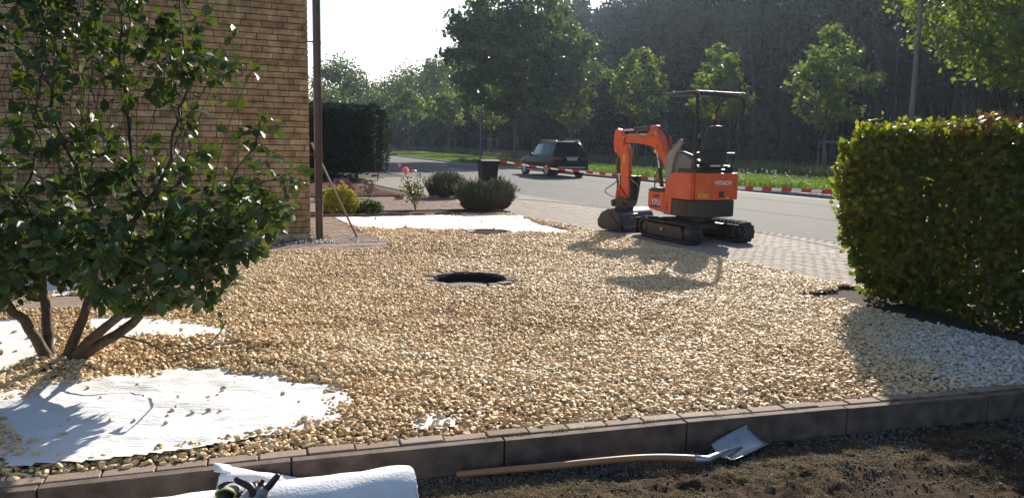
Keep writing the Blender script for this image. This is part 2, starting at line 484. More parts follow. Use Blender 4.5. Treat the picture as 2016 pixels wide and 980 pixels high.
def blades(n, xy_fn, zf, h, w, tonef=None, lean=.6, bend=.5):
    x, y = xy_fn(n); n = len(x)
    z = zf(x, y)
    hh = h * rng.uniform(.45, 1.25, n); ww = w * rng.uniform(.6, 1.3, n)
    an = rng.uniform(0, 2 * math.pi, n); la = rng.uniform(0, 2 * math.pi, n); lm = np.abs(rng.normal(size=n)) * lean
    sx, sy = np.cos(an) * ww / 2, np.sin(an) * ww / 2
    lx, ly = np.cos(la) * lm * hh, np.sin(la) * lm * hh
    P = np.zeros((n, 5, 3))
    P[:, 0] = np.stack([x - sx, y - sy, z], 1); P[:, 1] = np.stack([x + sx, y + sy, z], 1)
    P[:, 2] = np.stack([x + lx * .4 - sx * .8, y + ly * .4 - sy * .8, z + hh * .55], 1); P[:, 3] = np.stack([x + lx * .4 + sx * .8, y + ly * .4 + sy * .8, z + hh * .55], 1)
    P[:, 4] = np.stack([x + lx * (1 + bend), y + ly * (1 + bend), z + hh * (1 - lm * .35).clip(.3, 1)], 1)
    b = np.arange(n)[:, None] * 5
    t = rng.random(n)
    return P.reshape(-1, 3), np.concatenate([b + np.array([0, 1, 3]), b + np.array([0, 3, 2]), b + np.array([2, 3, 4])]), np.repeat(t, 5)
def low_xy(n):
    x = rng.uniform(-1.0, 6, n); y = ky(x) - .12 - np.abs(rng.normal(size=n)) * .9
    k = fbm(x * 2.4, y * 3.2 + 4) > .46
    return x[k], y[k]
dry = mat('dry grass', (1, 1, 1), (.7, .7, .7), scale=5, rough=.9, trans=.25, tone=[(.17, .11, .05), (.27, .19, .085), (.16, .15, .05), (.36, .27, .13), (.10, .07, .035)])
V, F, T = blades(90000, low_xy, lambda x, y: low_z(x, y) - .004, .024, .0032, lean=1.6, bend=.7)
o = np_mesh('dry_grass', [(V, F, T, 0)], dry); tag(o, 'sparse withered grass and moss on the raked soil', 'grass', kind='stuff')

# ---- kerb edge stones and brick edging along the gravel bed
kst = mat('edge stone', (.085, .06, .047), (.19, .14, .108), scale=11, rough=.88, bump=.004, bscale=90, detail=8)
kb = MB()
def kpt(s):                                           # position along the kerb by arc length from x=-7
    d = 0
    for (a, b) in zip(KP, KP[1:]):
        l = math.dist(a, b)
        if s <= d + l:
            t = (s - d) / l; return Vector((a[0] + (b[0] - a[0]) * t, a[1] + (b[1] - a[1]) * t, 0)), Vector((b[0] - a[0], b[1] - a[1], 0)).normalized()
        d += l
    return None, None
s0 = next(s for s in np.arange(3, 9, .01) if kpt(s)[0].x > -1.09)
s = s0 - 6 * 1.12; i = 0
stones = []
while True:
    p0, d0 = kpt(s + .004) if s > 0 else (None, None)
    p1, d1 = kpt(s + 1.116)
    if s > 0 and p1 is None: break
    if s > 0:
        d = (p1 - p0).normalized(); nrm = Vector((-d.y, d.x, 0))
        c = (p0 + p1) / 2 + nrm * .03; zt = random.uniform(-.003, .003)
        M_ = Matrix.Translation(c) @ Matrix.Rotation(math.atan2(d.y, d.x), 4, 'Z')
        kb.box((0, 0, zt - .16), ((p1 - p0).length, .058, .32), M=M_)
    s += 1.12
kb.build('garden_kerb', kst, bevel=.006)['kind'] = 'structure'
eb = MB(); s = .05
bst = mat('brick edging', (1, 1, 1), (.78, .74, .7), scale=22, rough=.9, bump=.004, bscale=110, tone=[(.27, .195, .145), (.34, .25, .19), (.23, .17, .13), (.38, .295, .23)])
while True:
    L_ = .24 + random.uniform(-.004, .004)
    p0, d0 = kpt(s + .003); p1, d1 = kpt(s + L_ - .003)
    if p1 is None: break
    d = (p1 - p0).normalized(); nrm = Vector((-d.y, d.x, 0))
    c = (p0 + p1) / 2 + nrm * (.064 + .045 + random.uniform(-.003, .003))
    M_ = Matrix.Translation(c) @ Matrix.Rotation(math.atan2(d.y, d.x) + random.uniform(-.012, .012), 4, 'Z') @ Matrix.Rotation(random.uniform(-.02, .02), 4, 'X')
    eb.t = random.random(); eb.box((0, 0, -.045 + random.uniform(-.006, .004)), ((p1 - p0).length, .085, .1), M=M_)
    s += L_
eb.build('brick_edging', bst, bevel=.008)['kind'] = 'structure'

# ================================================================== GRAVEL BED
def gz(x, y):
    z = .012 + .040 * (fbm(x * .7, y * .7) - .5) + .020 * (1 - np.abs(2 * fbm(x * 1.6 + 5, y * 2.2, 3) - 1)) ** 6 + .022 * (fbm(x * 2.3 + 8, y * 2.3) - .5)
    z = z + .085 * np.exp(-(((x + 2.0) / .75) ** 2 + ((y - 5.75) / .32) ** 2)) + .05 * np.exp(-(((x + 3.2) / .5) ** 2 + ((y - 5.35) / .3) ** 2))
    z = z + .05 * np.exp(-(((x + 1.55) / .5) ** 2 + ((y - 5.25) / .22) ** 2))
    e = np.clip((y - ky(x) - .15) / .3, 0, 1)
    return z * e - .012 * (1 - e)
FL1 = [gp(*p) for p in [(-60, 800), (15, 800), (90, 766), (230, 754), (330, 744), (440, 735), (520, 749), (640, 766), (662, 800), (640, 828), (560, 848), (400, 874), (280, 893), (60, 914), (20, 880), (15, 830)]]
FL1 = FL1[1:]
FL2 = [gp(*p) for p in [(-70, 628), (50, 640), (75, 662), (110, 690), (80, 722), (20, 738), (-70, 748)]]
FL3 = [gp(*p) for p in [(175, 640), (250, 628), (330, 636), (430, 655), (485, 682), (430, 692), (330, 675), (230, 668)]]
FL4 = [gp(*p) for p in [(812, 826), (848, 818), (888, 830), (880, 842), (822, 848)]]
FL5 = [gp(*p) for p in [(640, 427), (830, 424), (1022, 424), (1040, 432), (1075, 446), (1140, 461), (1070, 461), (1005, 458), (960, 455), (870, 455), (770, 452), (700, 447), (655, 440)]]
FL6 = [gp(*p) for p in [(-80, 500), (60, 505), (200, 525), (215, 560), (150, 575), (60, 585), (-80, 600)]]
PATH = [xy(11.25, -12), xy(11.25, 3.28), xy(16.35, 3.28), xy(16.35, 2.3), xy(12.5, 2.3), xy(12.5, -12)]
SLAB = [gp(*p) for p in [(-60, 616), (60, 604), (110, 582), (245, 578), (238, 604), (110, 618)]]
BACK_U = 16.25
BASE_POLY = [(-9, ky(-6.5) - .45), (-7, ky(-7) + .12), (-2.31, ky(-2.31) + .12), (-1.09, ky(-1.09) + .12), (1.02, ky(1.02) + .12), (3.52, ky(3.52) + .12), (5.58, 5.71 + .12), xy(BACK_U, 7.5), xy(BACK_U, -14), xy(3, -14)]
HOLE1 = Vector((-.49, 8.94)); HOLE2 = Vector((-.43, 13.89))
bm = bmesh.new(); es = []
def loop_(pts):
    vs = [bm.verts.new((p[0], p[1], -.016)) for p in pts]
    for i in range(len(vs)): es.append(bm.edges.new((vs[i], vs[(i + 1) % len(vs)])))
loop_(BASE_POLY)
for H_, r_ in ((HOLE1, .42), (HOLE2, .37)): loop_([(H_.x + r_ * math.cos(t * math.pi / 16), H_.y + r_ * math.sin(t * math.pi / 16)) for t in range(32)])
bmesh.ops.triangle_fill(bm, edges=es, use_beauty=True)
for f in bm.faces:
    if f.normal.z < 0: f.normal_flip()
for f in list(bm.faces):
    c = f.calc_center_median()
    if (c.xy - HOLE1).length < .40 or (c.xy - HOLE2).length < .35: bm.faces.remove(f)
me = bpy.data.meshes.new('gravel_base'); bm.to_mesh(me); bm.free()
me.materials.append(mat('gravel dust', (.30, .20, .11), (.44, .32, .19), scale=60, rough=1, bump=.008, bscale=120, spec=.1))
o = bpy.data.objects.new('gravel_base', me); COL.objects.link(o); o['kind'] = 'structure'
def stone_points(y0, y1, sp, x0=-5.6, x1=6.2, edge=.0):
    nxn = int((x1 - x0) / sp); nyn = int((y1 - y0) / sp)
    X, Y = np.meshgrid(x0 + np.arange(nxn) * sp, y0 + np.arange(nyn) * sp, indexing='ij')
    X = (X + rng.uniform(-.5, .5, X.shape) * sp).ravel(); Y = (Y + rng.uniform(-.5, .5, Y.shape) * sp).ravel()
    U = -SU * X + CU * Y; Vv = CU * X + SU * Y
    nz = (fbm(X * 3.1, Y * 3.1) - .5) * .35 + (fbm(X * 11, Y * 11 + 3) - .5) * .12
    nz2 = (fbm(X * 3.1 + 40, Y * 3.1) - .5) * .35 + (fbm(X * 11 + 7, Y * 11) - .5) * .12
    nz3 = (fbm(X * 26 + 3, Y * 26) - .5) * .10
    k = (Y > ky(X) + .155 + rng.uniform(-.01, .02, X.shape)) & (Vv < 7.42) & (U < BACK_U - .08)
    k &= ~((X / np.maximum(Y, .1) < -.90) | (X / np.maximum(Y, .1) > .95))
    for fl in (FL1, FL2, FL3, FL4):
        k &= ~pip(fl, X + nz * .8 + nz3, Y + nz2 * .6 + nz3)
    k &= ~pip(FL5, X + nz * 1.0, Y + nz2 * 1.6); k &= ~pip(FL6, X + nz, Y + nz2)
    k &= ~pip(PATH, X, Y) & ~pip(SLAB, X + nz * .2, Y + nz2 * .2)
    k &= ~((Vv > 6.50 + nz) & (U < 6.3 + nz))
    k &= ((X - HOLE1.x) ** 2 + (Y - HOLE1.y) ** 2 > .53 ** 2) & ((X - HOLE2.x) ** 2 + (Y - HOLE2.y + .03) ** 2 * .7 > .43 ** 2)
    return X[k], Y[k]
stone_t = []
for q in range(7):
    IV, IF = ico(1)
    pl = rng.normal(size=(7, 3)); pl /= np.linalg.norm(pl, axis=1, keepdims=True); h = rng.uniform(.42, .80, 7)
    V = IV.copy()
    for a_, b_ in zip(pl, h):                         # cut flats so it reads as a broken, worn stone
        dd = V @ a_ - b_; V -= np.clip(dd, 0, None)[:, None] * a_ * .97
    stone_t.append((V, IF))
stone_far = []
for q in range(5):
    IV, IF = ico(0); 
    IV = IV * (1 + rng.uniform(-.3, .25, (len(IV), 1))); stone_far.append((IV, IF))
gparts = []
def gravel_layer(y0, y1, sp, smin, smax, tmpl, dz=0.0, zr=.012, sm=0):
    X, Y = stone_points(y0, y1, sp); n = len(X); which = rng.integers(0, len(tmpl), n)
    S = (smin + (smax * 1.18 - smin) * rng.random(n) ** 1.5)[:, None] * np.stack([rng.uniform(1.0, 1.5, n), rng.uniform(.8, 1.1, n), rng.uniform(.48, .75, n)], 1)
    P = np.stack([X, Y, gz(X, Y) + dz + rng.uniform(-zr, zr, n)], 1)
    # mostly lying flat, tilted a bit
    Rm = frames(np.stack([rng.normal(size=n), rng.normal(size=n), rng.normal(size=n) * .2], 1), up=np.stack([rng.normal(size=n) * .33, rng.normal(size=n) * .33, np.ones(n)], 1))
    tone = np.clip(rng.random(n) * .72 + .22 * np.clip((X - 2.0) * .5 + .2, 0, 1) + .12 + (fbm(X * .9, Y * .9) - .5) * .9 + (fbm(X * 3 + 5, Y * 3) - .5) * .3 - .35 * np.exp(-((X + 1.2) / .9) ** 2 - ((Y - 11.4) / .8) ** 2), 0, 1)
    white = ((X - 2.75) * .55 - np.clip(Y - 6.0, 0, 9) * .35 + rng.normal(size=n) * .15 > .18)  # hedge shadow painted in: stones in its zone get the paler, greyer colours
    for q in range(len(tmpl)):
        m = (which == q)
        if not m.any(): continue
        T, F = tmpl[q]
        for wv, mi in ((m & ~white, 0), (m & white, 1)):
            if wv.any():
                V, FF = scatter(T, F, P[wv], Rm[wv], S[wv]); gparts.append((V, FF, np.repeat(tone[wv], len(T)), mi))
    return n
tot = gravel_layer(2.2, 7.6, .0265, .008, .0205, stone_t, 0, .010)
tot += gravel_layer(2.2, 7.6, .033, .008, .021, stone_t, .012, .010)
tot += gravel_layer(7.6, 10.6, .028, .010, .019, stone_far, 0, .010)
tot += gravel_layer(7.6, 10.6, .036, .010, .019, stone_far, .012, .009)
tot += gravel_layer(10.6, 17.6, .035, .011, .021, stone_far, .0, .010)
tot += gravel_layer(10.6, 17.6, .048, .011, .021, stone_far, .012, .010)
# strays on the fleece
def strays(poly, n, z, cl=None, s0=.014, s1=.026):
    xs = [p[0] for p in poly]; ys = [p[1] for p in poly]
    X = rng.uniform(min(xs), max(xs), n * 3); Y = rng.uniform(min(ys), max(ys), n * 3)
    k = pip(poly, X, Y); X, Y = X[k][:n], Y[k][:n]
    if cl is not None:
        c = cl[rng.integers(0, len(cl), n // 2)]; X = np.concatenate([X, c[:, 0] + rng.normal(size=n // 2) * .06]); Y = np.concatenate([Y, c[:, 1] + rng.normal(size=n // 2) * .05])
    n = len(X); T, F = stone_t[2]
    V, FF = scatter(T, F, np.stack([X, Y, np.full(n, z)], 1), rot_rand(n), rng.uniform(s0, s1, n)[:, None] * np.array([[1.2, .9, .75]]))
    gparts.append((V, FF, np.repeat(rng.random(n), len(T)), 0))
cl = np.array([gp(390, 776), gp(398, 774), gp(470, 760), gp(480, 765), gp(285, 768), gp(150, 770), gp(590, 780), gp(80, 870), gp(600, 800)])
strays(FL1, 26, .022, cl, .011, .022); strays(FL2, 40, .02); strays(FL3, 40, .022); strays(FL5, 30, .018); strays(FL4, 14, .016)
pebble = mat('marble gravel', (1, 1, 1), (.86, .80, .72), scale=35, rough=.5, rough2=.7, bump=.0015, bscale=160, spec=.45,
             tone=[(.46, .29, .13), (.62, .43, .21), (.72, .53, .285), (.77, .59, .34), (.76, .60, .36), (.84, .72, .51)])
pebble_shade = mat('hedge shade gravel', (1, 1, 1), (.88, .86, .83), scale=35, rough=.55, rough2=.75, bump=.0015, bscale=160, spec=.4,
               tone=[(.50, .43, .34), (.62, .55, .46), (.66, .61, .53), (.72, .68, .62), (.58, .50, .40), (.76, .73, .68)])  # cool pale tones put the hedge's shade into the stone colour
gv = np_mesh('gravel', gparts, [pebble, pebble_shade], smooth=False)
tag(gv, 'loose cream and tan marble gravel spread over the front garden bed', 'gravel', kind='stuff')
print('stones', tot)

# ---- fleece sheets (weed membrane)
fleece = mat('white fleece', (.80, .80, .80), (.73, .71, .68), scale=2.6, rough=.75, bump=.0025, bscale=70, trans=.0)
def wrinkle(m):
    n = m.node_tree.nodes; l = m.node_tree.links; p = n['Principled BSDF']
    tc = n.new('ShaderNodeTexCoord'); mp = n.new('ShaderNodeMapping'); mp.inputs['Scale'].default_value = (4, 22, 8); mp.inputs['Rotation'].default_value = (0, 0, R(-14))
    l.new(tc.outputs['Object'], mp.inputs[0]); no = n.new('ShaderNodeTexNoise'); no.inputs['Scale'].default_value = 2.2; no.inputs['Detail'].default_value = 7; no.inputs['Distortion'].default_value = .6
    l.new(mp.outputs[0], no.inputs['Vector']); b = n.new('ShaderNodeBump'); b.inputs['Distance'].default_value = .011; b.inputs['Strength'].default_value = .7
    l.new(no.outputs['Fac'], b.inputs['Height'])
    old = p.inputs['Normal'].links[0].from_node; l.new(b.outputs[0], old.inputs['Normal'])
wrinkle(fleece)
def fleece_sheet(name, poly, z, label, amp=.012, res=.03, grow_=.12, group=None):
    xs = [p[0] for p in poly]; ys = [p[1] for p in poly]
    cx, cy = sum(xs) / len(xs), sum(ys) / len(ys)
    P2 = []
    for (x, y) in poly:
        d = math.hypot(x - cx, y - cy); P2.append((x + (x - cx) / d * grow_, y + (y - cy) / d * grow_))
    xs = np.arange(min(p[0] for p in P2), max(p[0] for p in P2) + res, res); ys = np.arange(min(p[1] for p in P2), max(p[1] for p in P2) + res, res)
    X, Y = np.meshgrid(xs, ys, indexing='ij'); ok = pip(P2, X, Y)
    Z = z + amp * (fbm(X * 2.2 + 3, Y * 2.8) - .3) + amp * .35 * fbm(X * 7, Y * 12) + amp * .30 * (1 - np.abs(2 * fbm(X * 1.7 + 20, Y * 2.6 + 3, 3) - 1)) ** 9
    e = Y > ky(X) + .16
    ok &= e; ny_ = len(ys)
    i, j = np.where(ok[:-1, :-1] & ok[1:, :-1] & ok[:-1, 1:] & ok[1:, 1:]); b = i * ny_ + j
    V = np.stack([X, Y, Z], 2).reshape(-1, 3); F = np.stack([b, b + ny_, b + ny_ + 1, b + 1], 1)
    u, inv = np.unique(F, return_inverse=True)
    o = np_mesh(name, [(V[u], inv.reshape(F.shape), None, 0)], fleece, smooth=True)
    return tag(o, label, 'fleece', group)
fleece_sheet('fleece_sheet', FL1, .004, 'large white fleece sheet bare of gravel in front of the leafy bush', amp=.055)
fleece_sheet('fleece_sheet', FL2, .012, 'white fleece patch left of the bush stems strewn with gravel', amp=.02)
fleece_sheet('fleece_sheet', FL3, .02, 'small white fleece strip behind the bush stems', amp=.02)
fleece_sheet('fleece_sheet', FL4, .006, 'tiny scrap of white fleece showing through gravel near the brick edging', amp=.02, grow_=.05)
fleece_sheet('fleece_sheet', FL5, -.004, 'long white fleece sheet at the back of the gravel bed by the lavender', amp=.025, res=.06, grow_=.1)
fleece_sheet('fleece_sheet', FL6, -.004, 'pale fleece sheet under the house wall behind the bush', amp=.02, res=.06)

# ---- paths by the house
p2 = mat('red paver', (1, 1, 1), (.8, .77, .74), scale=12, rough=.9, spec=.15, bump=.003, bscale=90, tone=[(.22, .155, .125), (.28, .20, .16), (.33, .245, .20), (.25, .19, .165)])
sheet('path_bed', PATH, -.026, joint)
a = block_field(11.27, 11.95, -12, 3.26, .225, .30, along='v', stag=True, jit=.004, top=.018)
b = block_field(11.96, 16.3, 2.62, 3.26, .10, .20, along='v', jit=.004, top=.018)
b2 = block_field(11.27, 16.3, 3.16, 3.26, .30, .10, along='u', jit=.004, top=.019)
o = np_mesh('brick_path', [(a[0], a[1], a[2], 0), (b[0], b[1], b[2], 0)], p2); o['kind'] = 'structure'
sl = MB()
cx = sum(p[0] for p in SLAB) / len(SLAB); cy = sum(p[1] for p in SLAB) / len(SLAB)
for i in range(3):
    ang = R(65 - 90 + 90 - 25)
    sl.box((cx + .1 + (i - 1) * .83, cy + (i - 1) * .16, -.01), (.8, .55, .08), Matrix.Rotation(R(11), 3, 'Z'))
sl.build('stepping_slab', mat('brown slab', (.2, .145, .11), (.28, .21, .165), scale=8, rough=.85, bump=.003), bevel=.006)['kind'] = 'structure'
# pebbles along the wall foot
IV, IF = ico(0); n = 1500
u_ = rng.uniform(11.97, 12.5, n); v_ = rng.uniform(-8, 2.62, n); k = (v_ < 2.3) | (rng.random(n) < 1); 
n2 = 500; u_ = np.concatenate([u_, rng.uniform(11.97, 16.2, n2)]); v_ = np.concatenate([v_, rng.uniform(2.32, 2.6, n2)])
x, y = xy(u_, v_); n = len(x)
V, F = scatter(IV * (1 + rng.uniform(-.15, .15, (len(IV), 1))), IF, np.stack([x, y, np.full(n, .004)], 1), rot_rand(n), rng.uniform(.015, .032, n)[:, None] * np.array([[1.2, .9, .7]]))
o = np_mesh('pebbles', [(V, F, np.repeat(rng.random(n), len(IV)), 0)], mat('river pebble', (1, 1, 1), (.8, .8, .8), scale=30, rough=.6, tone=[(.2, .19, .18), (.35, .33, .31), (.5, .48, .45), (.28, .24, .21)]), smooth=True)
tag(o, 'grey and white pebbles strip along the foot of the brick wall', 'pebbles', kind='stuff')

# ---- neighbour bed: edging, path, soil
ed = MB()
ed.bar((*xy(BACK_U + .02, 2.4), -.02), (*xy(BACK_U - .02, 7.5), -.02), .06, .14)
ed.bar((*xy(21.9, -2), -.0), (*xy(21.9, 6.6), .0), .06, .10)
ed.bar((*xy(17.3, -2), -.01), (*xy(17.3, 7.0), -.01), .05, .07)
ed.build('bed_edging', mat('dark edging', (.05, .043, .04), (.09, .08, .072), scale=9, rough=.85), bevel=.008)['kind'] = 'structure'
sheet('planting_soil', [xy(16.3, -6), xy(16.3, 7.48), xy(17.3, 7.48), xy(17.3, -6)], .0, soil)
a = block_field(17.35, 21.85, -4, 7.45, .10, .20, along='v', jit=.004, top=.005)
o = np_mesh('garden_path', [(a[0], a[1], a[2], 0)], p2); o['kind'] = 'structure'
sheet('garden_path_bed', [xy(17.3, -5), xy(17.3, 7.48), xy(34, 7.48), xy(34, -5)], -.028, joint)
# mounded dark bed behind
us_ = np.linspace(21.95, 31.5, 90); vs_ = np.linspace(-5, 6.9, 110); U, Vv = np.meshgrid(us_, vs_, indexing='ij')
ed_ = np.clip(np.minimum(np.minimum(U - 21.95, 31.5 - U), 6.9 - .22 * (U - 21.95) * (U > 26) * .3 - Vv) * 2.5, 0, 1)
Z = -.02 + ed_ * (.07 + .05 * fbm(U * 2, Vv * 2) + .04 * fbm(U * 9, Vv * 9))
x, y = xy(U, Vv); V = np.stack([x, y, Z], 2).reshape(-1, 3); i, j = np.meshgrid(np.arange(89), np.arange(109), indexing='ij'); b = (i * 110 + j).ravel()
o = np_mesh('garden_soil', [(V, np.stack([b, b + 110, b + 111, b + 1], 1), None, 0)], mat('red brown mulch', (.075, .038, .026), (.14, .075, .05), scale=14, rough=1, bump=.02, bscale=40, spec=.05), smooth=True); o['kind'] = 'structure'
# earth under the right hedge
sheet('hedge_soil', [xy(6.4, 6.6), xy(6.4, 7.47), (5.58, 5.71 + .12), (4.55, 5.39 + .12)], .0, mat('dark hedge soil', (.03, .02, .014), (.055, .038, .026), scale=14, rough=1, bump=.02, bscale=40))
ed = MB(); ed.bar((*xy(6.75, 6.6), 0), (*xy(6.4, 7.4), 0), .05, .06)
ed.build('bed_border', MATS['dark edging'], bevel=.006)['kind'] = 'structure'

# ================================================================== HOUSE
house = thing('brick_house', 'long yellow brown brick house wall behind the leafy bush with dark mortar', 'house', (*xy(12.53, 2.28), 0), R(-65 + 90 - 0))
# house frame: local x runs along the wall face towards the left (-V), local y away from the camera (+U)
def hx(u, v, z): return Vector((*xy(u, v), z)) - Vector((*xy(12.53, 2.28), 0))
house.rotation_euler = (0, 0, 0)
cp = .0925; nrow = 66; bl = .305
bk = []; TT = []; Tt = np.array([(x, y, z) for x in (-.5, .5) for y in (-.5, .5) for z in (-.5, .5)])
Fb = np.array([(0, 1, 3, 2), (4, 6, 7, 5), (0, 4, 5, 1), (2, 3, 7, 6), (0, 2, 6, 4), (1, 5, 7, 3)])
cen = []; siz = []; side = []
for r in range(nrow):
    z = .03 + (r + .5) * cp; off = [0, .5, .25, .75][r % 4] * bl
    k = 0; v = 2.28
    L_ = [bl, bl * .5, bl * .75, bl * .25][r % 4]
    while v > -9.5:
        cen.append((12.53 + .05, v - L_ / 2, z)); siz.append((.1, L_ - .010, cp - .014)); side.append(0)
        v -= L_; L_ = bl
    u = 12.58 + .05; L_ = [bl, bl * .5, bl * .75, bl * .4][(r + 1) % 4]
    while u < 20:
        cen.append((u + L_ / 2, 2.28 - .05, z)); siz.append((L_ - .010, .1, cp - .014)); side.append(1)
        u += L_; L_ = bl
cen = np.array(cen); siz = np.array(siz); n = len(cen)
X = Tt[None] * siz[:, None]; X[:, :, 0] += cen[:, 0][:, None]; X[:, :, 1] += cen[:, 1][:, None]; X[:, :, 2] += cen[:, 2][:, None]
off_ = rng.normal(size=n) * .0015
x, y = xy(X[:, :, 0] + off_[:, None] * (np.array(side) == 0)[:, None], X[:, :, 1])
h0 = Vector((*xy(12.53, 2.28), 0))
P = np.stack([x - h0.x, y - h0.y, X[:, :, 2]], 2).reshape(-1, 3); FF = (Fb[None] + (np.arange(n) * 8)[:, None, None]).reshape(-1, 4)
brick = mat('facing brick', (1, 1, 1), (.45, .36, .29), scale=7, rough=.8, bump=.003, bscale=60, detail=3,
            tone=[(.44, .295, .155), (.53, .365, .195), (.62, .44, .245), (.48, .325, .17), (.67, .50, .29)])
np_mesh('wall', [(P, FF, np.repeat(rng.random(n), 8), 0)], brick, parent=house)
mo = MB()
mortar = mat('dark mortar', (.055, .045, .038), (.085, .07, .06), scale=20, rough=.95)
def slabm(mb, u0, u1, v0, v1, z0, z1):
    P_ = [hx(u, v, z) for (u, v) in ((u0, v0), (u1, v0), (u1, v1), (u0, v1)) for z in (z0, z1)]
    mb.add(P_, [(0, 1, 3, 2), (2, 3, 5, 4), (4, 5, 7, 6), (6, 7, 1, 0), (0, 2, 4, 6), (1, 7, 5, 3)])
slabm(mo, 12.545, 20, -9.5, 2.265, 0, 6.15); mo.build('mortar_core', mortar, house)
pl = MB(); slabm(pl, 12.52, 20.0, -9.5, 2.288, -.1, .034); pl.build('plinth', mat('plinth', (.12, .095, .08), (.18, .15, .13), scale=14, rough=.9, bump=.004), house)
rf = MB(); slabm(rf, 12.1, 20.4, -9.8, 2.5, 6.15, 6.4); rf.build('roof', mat('roof edge', (.08, .06, .05), (.11, .085, .07), scale=3), house, bevel=.02)
dpm = mat('brown downpipe', (.055, .032, .025), (.085, .05, .04), scale=6, rough=.35, coat=.3)
dp = MB(); c = Vector((*gp(629, 472), 0)) - h0
dp.tube([c + Vector((0, 0, -.02)), c + Vector((0, 0, 6.2))], .062, 16)
for z in (.62, 1.35, 3.1, 5.0): dp.tube([c + Vector((0, 0, z - .02)), c + Vector((0, 0, z + .02))], .067, 16)
dpo = dp.build('downpipe', dpm, house, smooth='auto')
for z in (1.37, 3.12, 5.02):
    br = MB(); br.bar(c + Vector((0, 0, z)), hx(12.7, 2.27, z), .008, .02); br.build('bracket', dpm, dpo)
cp_ = MB(); q = hx(13.0, 2.33, 0); cp_.tube([q, q + Vector((0, 0, 2.9))], .028, 10); cp_.tube([q + Vector((0, 0, 2.9)), q + Vector((0, 0, 2.93))], .034, 10)
cp_.build('corner_pipe', dpm, house, smooth='auto')

# ================================================================== EXCAVATOR
def rotM(loc, rz=0): return Matrix.Translation(loc) @ Matrix.Rotation(rz, 4, 'Z')
orange = mat('orange paint', (.78, .115, .02), (.60, .088, .026), scale=7, rough=.34, rough2=.55, coat=.25, bump=.0005, bscale=30, detail=9)
blackp = mat('black steel paint', (.012, .012, .013), (.02, .02, .021), scale=6, rough=.38, coat=.2, bump=.0004, bscale=40)
rubber = mat('rubber', (.016, .015, .014), (.05, .043, .036), scale=14, rough=.75, bump=.002, bscale=60)
chrome = mat('bright steel', (.62, .62, .63), (.5, .5, .5), scale=9, rough=.18, metal=1)
steel = mat('grey steel', (.2, .2, .2), (.3, .29, .28), scale=14, rough=.4, metal=.9)
yellow = mat('yellow sticker', (.75, .42, .02), (.68, .36, .02), scale=12, rough=.45)
plas = mat('grey plastic', (.16, .16, .165), (.2, .2, .205), scale=8, rough=.55)
seatm = mat('seat shell', (.03, .03, .034), (.045, .045, .05), scale=8, rough=.42, bump=.0006, bscale=80)
whitem = mat('white lettering', (.75, .75, .75), (.7, .7, .7), scale=5, rough=.5)
redp = mat('red grip', (.45, .015, .012), (.38, .012, .01), scale=6, rough=.4)
exc = thing('mini_excavator', 'orange and black mini excavator with open canopy parked on the pavement', 'excavator', (3.16, 13.5, .0), R(115))
def text_part(name, s, size, m, M, parent, ext=.002, bend=None, bold=0.0, squash=1.0):
    cu = bpy.data.curves.new(name, 'FONT'); cu.body = s; cu.size = size; cu.extrude = ext; cu.align_x = 'CENTER'; cu.align_y = 'CENTER'; cu.offset = bold; cu.resolution_u = 3
    t = bpy.data.objects.new(name, cu); COL.objects.link(t)
    bpy.context.view_layer.update()
    me = bpy.data.meshes.new_from_object(t.evaluated_get(bpy.context.evaluated_depsgraph_get()))
    bpy.data.objects.remove(t); bpy.data.curves.remove(cu)
    for v in me.vertices:
        c = v.co.copy(); c.x *= squash
        if bend: c.z += bend(c.x)
        v.co = M @ c
    me.materials.clear(); me.materials.append(m); me.name = name
    o = bpy.data.objects.new(name, me); COL.objects.link(o); o.parent = parent
    return o
